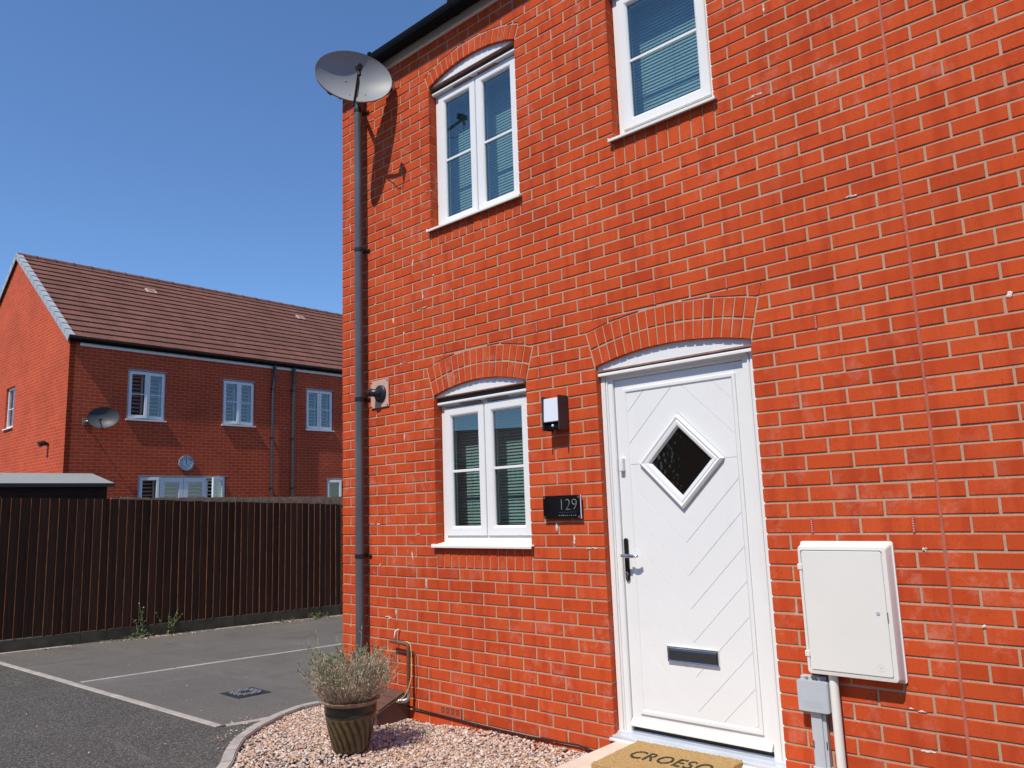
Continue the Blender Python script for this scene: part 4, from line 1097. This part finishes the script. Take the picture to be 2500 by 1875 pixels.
while yy < 7.0:
    wv = .125+random.uniform(-.006, .006); zt1 = 1.752 - .0105*(yy-.3) + random.gauss(0, .004)
    m = MB(); m.box(FX-.085-random.uniform(0, .006), FX-.065, yy, yy+wv-.004, 1.1, zt1); build('rear_board', m, OLDWOOD, fn); yy += wv

# weeds at the fence foot
def weed(x, y, hgt, label, nst, flower=False, spread=.10):
    root = empty('weed_plant', (x, y, gz(y)), label, 'weed', 'weeds at the foot of the fence')
    st, lf, fl_ = MB(), MB(), MB()
    for k in range(nst):
        a = random.uniform(0, 6.28); P0 = Vector((x+random.gauss(0, .02), y+random.gauss(0, .03), gz(y)))
        hh = hgt*random.uniform(.55, 1.0); P1 = P0 + Vector((random.gauss(0, spread*.3), random.gauss(0, spread), hh*.55)); P2 = P1 + Vector((random.gauss(0, spread*.3), random.gauss(0, spread*.8), hh*.45))
        st.tube([P0, P1, P2], [.004, .003, .0015], 4, False)
        for j in range(int(10+hh*40)):
            t = random.random(); Q = P0.lerp(P1, t*2) if t < .5 else P1.lerp(P2, t*2-1)
            d = Vector((random.gauss(0, 1), random.gauss(0, 1), random.gauss(.2, .5))).normalized(); s = d.cross(Vector((0, 0, 1))).normalized(); L = random.uniform(.02, .055)*(1.2-t*.5)
            lf.add([Q, Q+d*L*.5+s*L*.25, Q+d*L+Vector((0, 0, -L*.25)), Q+d*L*.5-s*L*.25], [(0, 1, 2), (0, 2, 3)])
        if flower:
            for j in range(12): leafq(fl_, P2, Vector((random.gauss(0, 1), random.gauss(0, 1), random.gauss(.3, 1))), .014, .004)
    build('stems', st, WEED, root, kind='stuff'); build('leaves', lf, WEED, root, kind='stuff')
    if flower: build('flower', fl_, PETAL, root, kind='stuff')
weed(-5.33, .70, .46, 'tall leafy weed with a pale flower against the fence', 4, True)
weed(-5.33, 1.02, .44, 'tall leafy weed nearer the house against the fence', 5)
weed(-5.30, .55, .07, 'small low weed clump at the near side of the tall weeds', 6, spread=.16)
weed(-5.26, 3.30, .11, 'low green weed clump where the fence meets the house corner', 7, spread=.12)
weed(-5.28, 2.75, .06, 'tiny green weed tuft on the grit below the fence', 4, spread=.08)
# grit and leaf litter
m = MB(); random.seed(3)
for _ in range(420):
    y = random.choice((random.uniform(-1, 4.2), random.uniform(2.6, 4.2), random.uniform(.4, 1.2))); stone(m, -5.30+abs(random.gauss(0, .06)), y, gz(y)+.006, random.uniform(.004, .011))
for _ in range(70):
    x, y = random.uniform(-5, 1), random.uniform(-3.2, 3); stone(m, x, y, gz(y)+.008, random.uniform(.003, .008))
for _ in range(60):
    a = random.random(); x, y = .3-.5*a + random.gauss(0, .08), -1.15+.5*a+random.gauss(0, .05)
    if not inside(x, y, [(p[0], p[1]) for p in KO]+[(2.6, 0)]): stone(m, x, y, gz(y)+.008, random.uniform(.004, .009))
build('loose_grit', m, GRAVEL, kind='stuff')
m = MB()
for _ in range(140):
    y = random.choice((random.uniform(-.5, 4), random.uniform(2.5, 4))); P = Vector((-5.27+abs(random.gauss(0, .09)), y, gz(y)+.012))
    leafq(m, P, Vector((random.gauss(0, 1), random.gauss(0, 1), random.gauss(0, .25))), random.uniform(.015, .035), random.uniform(.005, .010))
build('leaf_litter', m, OLDWOOD, kind='stuff')

# ------------------------------------------------------------------ shed roof behind the fence
sh = empty('garden_shed', (-9.6, .6, .1), 'low garden shed with pale grey felt roof behind the fence', 'shed')
m = MB(); m.box(-10.9, -9.08, -2.6, 1.57, .1, 2.06); build('shed_wall', m, SHEDW, sh)
for k in range(5):
    m = MB(); m.box(-9.08, -9.062, -2.6, 1.57, 1.62+k*.088, 1.62+k*.088+.084); build('cladding_board', m, SHEDW, sh)
m = MB(); v = [(-9.0, -2.7, 2.102), (-9.0, 1.665, 2.102), (-10.05, 1.665, 2.325), (-10.05, -2.7, 2.325), (-11.1, -2.7, 2.102), (-11.1, 1.665, 2.102)]
vb = [(x, y, z-.02) for x, y, z in v]
m.add(v+vb, [(0, 1, 2, 3), (3, 2, 5, 4), (7, 6, 9, 8), (8, 9, 10, 11), (0, 6, 7, 1), (1, 7, 8, 2), (2, 8, 11, 5), (4, 5, 11, 10), (3, 9, 6, 0), (4, 10, 9, 3)]); build('felt_roof', m, FELT, sh)
m = MB(); m.box(-9.012, -8.996, -2.7, 1.667, 2.040, 2.100); build('fascia_board', m, FELTD, sh)
m = MB(); m.add([(-6.3, -.95, 1.79), (-6.3, -.74, 1.81), (-7.0, -.80, 1.84), (-7.0, -1.2, 1.85), (-6.3, -.95, 1.5), (-6.3, -.68, 1.5), (-7.0, -.80, 1.5), (-7.0, -1.2, 1.5)], [(0, 1, 2, 3), (0, 4, 5, 1), (1, 5, 6, 2), (2, 6, 7, 3), (3, 7, 4, 0)])
tag(build('garden_tarpaulin', m, BLUET), 'corner of a blue tarpaulin just above the fence', 'tarpaulin')

# ------------------------------------------------------------------ neighbouring house
NX, NY0, NY1, NE, NRX, NRZ = -13.0, 2.12, 15.5, 5.40, -17.127, 8.36
NXB = 2*NRX-NX
N = empty('brick_house', (NX, NY0, .2), 'red brick house with brown tiled roof behind the fence', 'house', 'red brick houses')
wins = [('w', 3.372, 4.250, 3.70, 4.875, 9), ('w', 5.668, 6.545, 3.70, 4.870, 7), ('w', 8.070, 8.950, 3.70, 4.850, 0), ('p', 3.690, 5.810, .45, 2.440, 0), ('s', 8.74, 9.40, 1.3, 2.39, 14), ('w', 11.2, 12.1, 3.70, 4.850, 0)]
def wall_holes(rect, holes):
    lp = [rect]+holes; fl2 = [p for l in lp for p in l]
    tr = tessellate_polygon([[Vector((a, b, 0)) for a, b in l] for l in lp]); return lp, fl2, tr
def thick_wall(name, rect, holes, place, mat, d):
    lp, fl2, tr = wall_holes(rect, holes); n = len(fl2); m = MB()
    m.add([place(a, b, 0) for a, b in fl2] + [place(a, b, d) for a, b in fl2], [tuple(t) for t in tr]+[tuple(i+n for i in reversed(t)) for t in tr]); k = 0
    for l in lp:
        c = len(l); m.f += [(k+i, k+(i+1) % c, k+(i+1) % c+n, k+i+n) for i in range(c)]; k += c
    return build(name, m, mat, N)
holes = [[(w_[1], w_[3]), (w_[2], w_[3]), (w_[2], w_[4]), (w_[1], w_[4])] for w_ in wins]
thick_wall('front_wall', [(NY0, -.3), (NY1, -.3), (NY1, NE), (NY0, NE)], holes, lambda a, b, d: (NX-d, a, b), FAR_FRONT, .12)
gw = (-17.39, -16.70, 3.80, 4.87)
gpoly = [(NX-.0, -.3), (NX, NE), (NRX, NRZ-.06), (NXB, NE), (NXB, -.3)]
thick_wall('gable_wall', gpoly, [[(gw[0], gw[2]), (gw[1], gw[2]), (gw[1], gw[3]), (gw[0], gw[3])]], lambda a, b, d: (a, NY0+d-.001, b), FAR_GABLE, .12)
m = MB(); m.box(NXB, NXB+.12, NY0+.12, NY1, -.3, NE); build('rear_wall', m, FAR_FRONT, N)
m = MB(); m.box(NX-.6, NX-.55, NY0+.12, NY1, -.3, NE-.02); build('dark_room_panel', m, DARKR, N)  # near-black panels put the darkness of the rooms into their colour
m = MB(); m.box(NXB+.2, NX-.6, NY0+.8, NY0+.85, -.3, NE); build('dark_room_panel', m, DARKR, N)
# tiled roof in courses
dx = NRX-(NX+.08); dzr = NRZ-(NE+.055); Ls = math.hypot(dx, dzr); ex, ez = dx/Ls, dzr/Ls; nx_, nz_ = dzr/Ls, -dx/Ls   # outward normal for +x slope
m = MB(); m.prism([(NX+.06, NE+.01), (NRX, NRZ-.03), (NXB-.06, NE+.01), (NXB-.06, NE-.04), (NRX, NRZ-.09), (NX+.06, NE-.04)], NY0-.03, NY1); RF = build('roof', m, FELTD, N)
NC = 16
for side in (1, -1):
    for k in range(NC):
        a = Ls*k/NC; b = min(Ls*(k+1)/NC+.05, Ls)
        def P(s, t): 
            x = NX+.08+ex*s+nx_*t; z = NE+.055+ez*s+nz_*t
            return (x if side > 0 else 2*NRX-x, z)
        m = MB(); q = [P(a, -.012), P(a, .048), P(b, .012), P(b, -.012)]
        n = 46 if side > 0 else 1
        if side > 0:
            m.prism(q, NY0-.045, NY1)
        else: m.prism(q[::-1], NY0-.045, NY1)
        build('tile_course', m, TILE, RF)
    for k in range(NC):
        a = Ls*k/NC; b = Ls*(k+1)/NC
        q = [P(a-.02, .065), P(b+.01, .048), P(b+.01, -.085), P(a-.02, -.10)]
        m = MB(); m.prism(q if side > 0 else q[::-1], NY0-.068, NY0-.050); 
        q2 = [P(a-.02, .065), P(b+.01, .048), P(b+.01, .040), P(a-.02, .057)]
        m.prism(q2 if side > 0 else q2[::-1], NY0-.0495, NY0+.055); build('verge_cap', m, VERGE, RF)
yy = NY0-.05
while yy < NY1:
    m = MB(); pr = [(NRX+.13*math.cos(math.pi*k/8), NRZ-.055+.115*math.sin(math.pi*k/8)) for k in range(9)] + [(NRX-.10, NRZ-.07), (NRX+.10, NRZ-.07)]
    m.prism(pr, yy, yy+.435); build('ridge_tile', m, TILE, RF); 
    m = MB(); pr2 = [(NRX+.137*math.cos(math.pi*k/8), NRZ-.055+.124*math.sin(math.pi*k/8)) for k in range(9)]
    m.prism(pr2, yy+.42, yy+.458); build('ridge_joint', m, FELTD, RF); yy += .45
for (X, Y) in ((-16.17, 5.11), (-16.19, 9.90)):
    s = (NX+.08-X)/(-ex) if ex else 0; s = (X-(NX+.08))/ex
    m = MB(); c = Vector((NX+.08+ex*s+nx_*.05, Y, NE+.055+ez*s+nz_*.05)); m.obox(c, (ex, 0, ez), (0, 1, 0), (nx_, 0, nz_), .13, .14, .018); build('roof_vent', m, TERRA, RF, bevel=.01)
    m = MB()
    for q_ in range(3): m.obox(c+Vector((ex, 0, ez))*(-.06+.06*q_)+Vector((nx_, 0, nz_))*.0195, (ex, 0, ez), (0, 1, 0), (nx_, 0, nz_), .012, .09, .003)
    build('vent_slot', m, FELTD, RF)
m = MB(); m.box(NX+.002, NX+.028, NY0+.20, NY1, NE-.105, NE-.005); build('fascia', m, UPVC, N)
prn = [(NX+.079+.050*math.cos(math.pi+math.pi*k/8), NE+.018+.058*math.sin(math.pi+math.pi*k/8)) for k in range(9)]
m = MB(); m.prism(prn + [(NX+.129, NE+.03), (NX+.029, NE+.03)], NY0-.04, NY1); NG = build('gutter', m, GUTTER, N)
for (Y, Yb) in ((7.066, 7.03), (7.645, 7.645)):
    m = MB(); m.tube([(NX+.08, Y, NE-.03), (NX+.078, Y, NE-.2), (NX+.06, Yb, 4.8), (NX+.06, Yb, -.1)], .034, 12); d_ = build('downpipe', m, plain('grey_black_pipe', (.045, .05, .058), .3, .6), N, smooth=True, autos=50)
    for zz in (4.75, 3.45, 2.15):
        m = MB(); m.tube([(NX+.06, Yb, zz-.02), (NX+.06, Yb, zz+.02)], .04, 12); m.box(NX+.002, NX+.04, Yb-.05, Yb+.05, zz-.012, zz+.012); build('pipe_clip', m, BLACKP, d_)
    m = MB(); m.tube([(NX+.08, Y, NE-.04), (NX+.078, Y, NE-.45)], .041, 12); build('gutter_outlet', m, BLACKP, d_)

def yframe(m, y0, y1, z0, z1, wd, x0, x1):      # frame ring facing +x
    for (a, b, c, d) in ((y0, y1, z0, z0+wd), (y0, y1, z1-wd, z1), (y0, y0+wd, z0+wd, z1-wd), (y1-wd, y1, z0+wd, z1-wd)): m.box(x0, x1, a, b, c, d)
def rot_about(mb, px, py, ang):
    c, s = math.cos(ang), math.sin(ang); mb.v = [(px+(x-px)*c-(y-py)*s, py+(x-px)*s+(y-py)*c, z) for x, y, z in mb.v]
for (t, y0, y1, z0, z1, op) in wins:
    xf = NX-.045
    m = MB(); yframe(m, y0+.002, y1-.002, z0+.035, z1-.002, .045, xf-.06, xf); ym = (y0+y1)/2
    if t == 'w': m.box(xf-.055, xf-.003, ym-.025, ym+.025, z0+.08, z1-.046)
    WN = build('window', m, UPVC, N)
    m = MB(); m.box(NX-.10, NX+.045, y0-.02, y1+.02, z0+.004, z0+.034); build('sill', m, UPVC, WN)
    m = MB(); m.box(NX-.05, NX+.006, y0+.002, y1-.002, z1-.0018, z1+.020); build('head_drip', m, VERGE, WN)
    if t == 'w': cs = [(y0+.035, ym-.004, op, 0), (ym+.004, y1-.035, op*.35, 1)]
    elif t == 's': cs = [(y0+.03, y0+.45, op, 0)]
    else: cs = [(y0+.04, y0+.47, 6, 0), (y0+.50, ym-.004, 0, 0), (ym+.004, y1-.50, 0, 1), (y1-.47, y1-.04, -28, 1)]
    for (c0, c1, ang, hinge) in cs:
        py = c0 if hinge == 0 else c1; s = -1 if hinge == 0 else 1
        A = -R(abs(ang)) if hinge == 0 else R(abs(ang))
        m = MB(); wdt = .062 if t != 'p' or (c1-c0) < .46 else .11
        yframe(m, c0, c1, z0+.07, z1-.03, wdt, xf-.02, xf+.028); rot_about(m, xf+.028, py, A); build('casement', m, UPVC, WN, bevel=.004, seg=1)
        m = MB(); m.box(xf+.002, xf+.008, c0+wdt-.004, c1-wdt+.004, z0+.07+wdt-.004, z1-.03-wdt+.004); rot_about(m, xf+.028, py, A); build('pane', m, FARGLASS, WN)
        if t == 'w':
            zb = z0+(z1-z0)*.53; m = MB(); m.box(xf+.009, xf+.018, c0+.062, c1-.062, zb-.010, zb+.010); rot_about(m, xf+.028, py, A); build('glazing_bar', m, UPVC, WN)
        if t in ('w', 'p'):
            m = MB(); zz = z0+.15
            while zz < z1-.10:
                m.obox((xf-.12, (c0+c1)/2-.012, zz), (.93, 0, .37), (0, 1, 0), (-.37, 0, .93), .032, (c1-c0)/2-.085, .005); zz += .088
            yframe(m, c0+.03, c1-.03, z0+.10, z1-.06, .045, xf-.135, xf-.105)
            build('shutter', m, UPVC, WN, kind='stuff')
# gable window, security light
m = MB(); m.frame(gw[0]+.002, gw[1]-.002, gw[2]+.03, gw[3]-.002, .06, NY0+.05, NY0+.11); GW = build('window', m, UPVC, N)
m = MB(); m.box(gw[0]+.055, gw[1]-.055, NY0+.075, NY0+.081, gw[2]+.08, gw[3]-.055); build('pane', m, FARGLASS, GW)
m = MB(); m.box(gw[0]-.02, gw[1]+.02, NY0-.045, NY0+.10, gw[2]+.002, gw[2]+.029); build('sill', m, UPVC, GW)
m = MB(); zb = 4.33; m.box(gw[0]+.06, gw[1]-.06, NY0+.064, NY0+.0745, zb-.01, zb+.01); build('glazing_bar', m, UPVC, GW)
sl = empty('security_light', (-14.02, NY0, 3.2), 'small black security light on the sunlit gable wall', 'light')
m = MB(); m.box(-14.07, -13.97, NY0-.03, NY0-.002, 3.14, 3.22); build('base', m, BLACKP, sl)
m = MB(); m.tube([(-14.02, NY0-.03, 3.2), (-14.02, NY0-.10, 3.22), (-14.02, NY0-.19, 3.18)], [.04, .06, .065], 10); build('head', m, BLACKP, sl)
dish('satellite_dish', (-12.70, 2.77, 3.70), -.55, .16, .315, .235, 'dark grey satellite dish on the wall of the house behind the fence', (NX, 2.50, 3.62), 0, paint=plain('dark_dish_paint', (.055, .060, .066), .5, .35))
# clock over the garden doors
ck = empty('wall_clock', (NX, 4.782, 2.755), 'round pale garden clock above the garden doors', 'clock')
def xdisc(m, y, z, r, x0, x1, n=32): m.add([(x, y+r*math.cos(2*math.pi*k/n), z+r*math.sin(2*math.pi*k/n)) for x in (x0, x1) for k in range(n)], [tuple(reversed(range(n))), tuple(range(n, 2*n))] + [(k, (k+1) % n, (k+1) % n+n, k+n) for k in range(n)])
m = MB(); n = 32
for k in range(n):
    a0, a1 = 2*math.pi*k/n, 2*math.pi*(k+1)/n
    vs = [(x, 4.782+r*math.cos(a), 2.755+r*math.sin(a)) for a in (a0, a1) for (x, r) in ((NX+.004, .182), (NX+.05, .182), (NX+.05, .140), (NX+.004, .140))]
    m.add(vs, [(0, 1, 5, 4), (1, 2, 6, 5), (2, 3, 7, 6)])
build('rim', m, CLOCKR, ck)
m = MB(); xdisc(m, 4.782, 2.755, .142, NX+.006, NX+.034); build('face', m, CLOCKF, ck)
for k in range(12):
    a = math.pi*k/6; m = MB(); m.obox((NX+.0355, 4.782+.108*math.sin(a), 2.755+.108*math.cos(a)), (1, 0, 0), (0, math.cos(a), -math.sin(a)), (0, math.sin(a), math.cos(a)), .0015, .007, .018); build('hour_mark', m, BLACKP, ck)
for a, L in ((R(160), .07), (R(-10), .10)):
    m = MB(); m.obox((NX+.039, 4.782+L/2*math.sin(a), 2.755+L/2*math.cos(a)), (1, 0, 0), (0, math.cos(a), -math.sin(a)), (0, math.sin(a), math.cos(a)), .0015, .005, L/2); build('hand', m, BLACKP, ck)

# the house across the road that the front windows mirror
for o in bpy.data.objects:
    if o.parent is not None: KIDS.setdefault(o.parent.name, []).append(o)
OH = copy_tree(N); OH.location = (-31, -46, 0); OH.rotation_euler = (0, 0, R(58))
for X, lab in ((19.5, 'unseen red brick house added across the road to block sky, facing the front door'), (5.9, 'unseen red brick house added across the road to block sky, facing the gravel bed')):  # unseen copies added opposite, cutting skylight so facade shadows turn darker
    T = copy_tree(N); T.location = (X, -15.8, 0); T.rotation_euler = (0, 0, R(90)); tag(T, lab, 'house', 'red brick houses')
tag(OH, 'distant red brick house across the road, mirrored in the ground floor window', 'house', 'red brick houses')
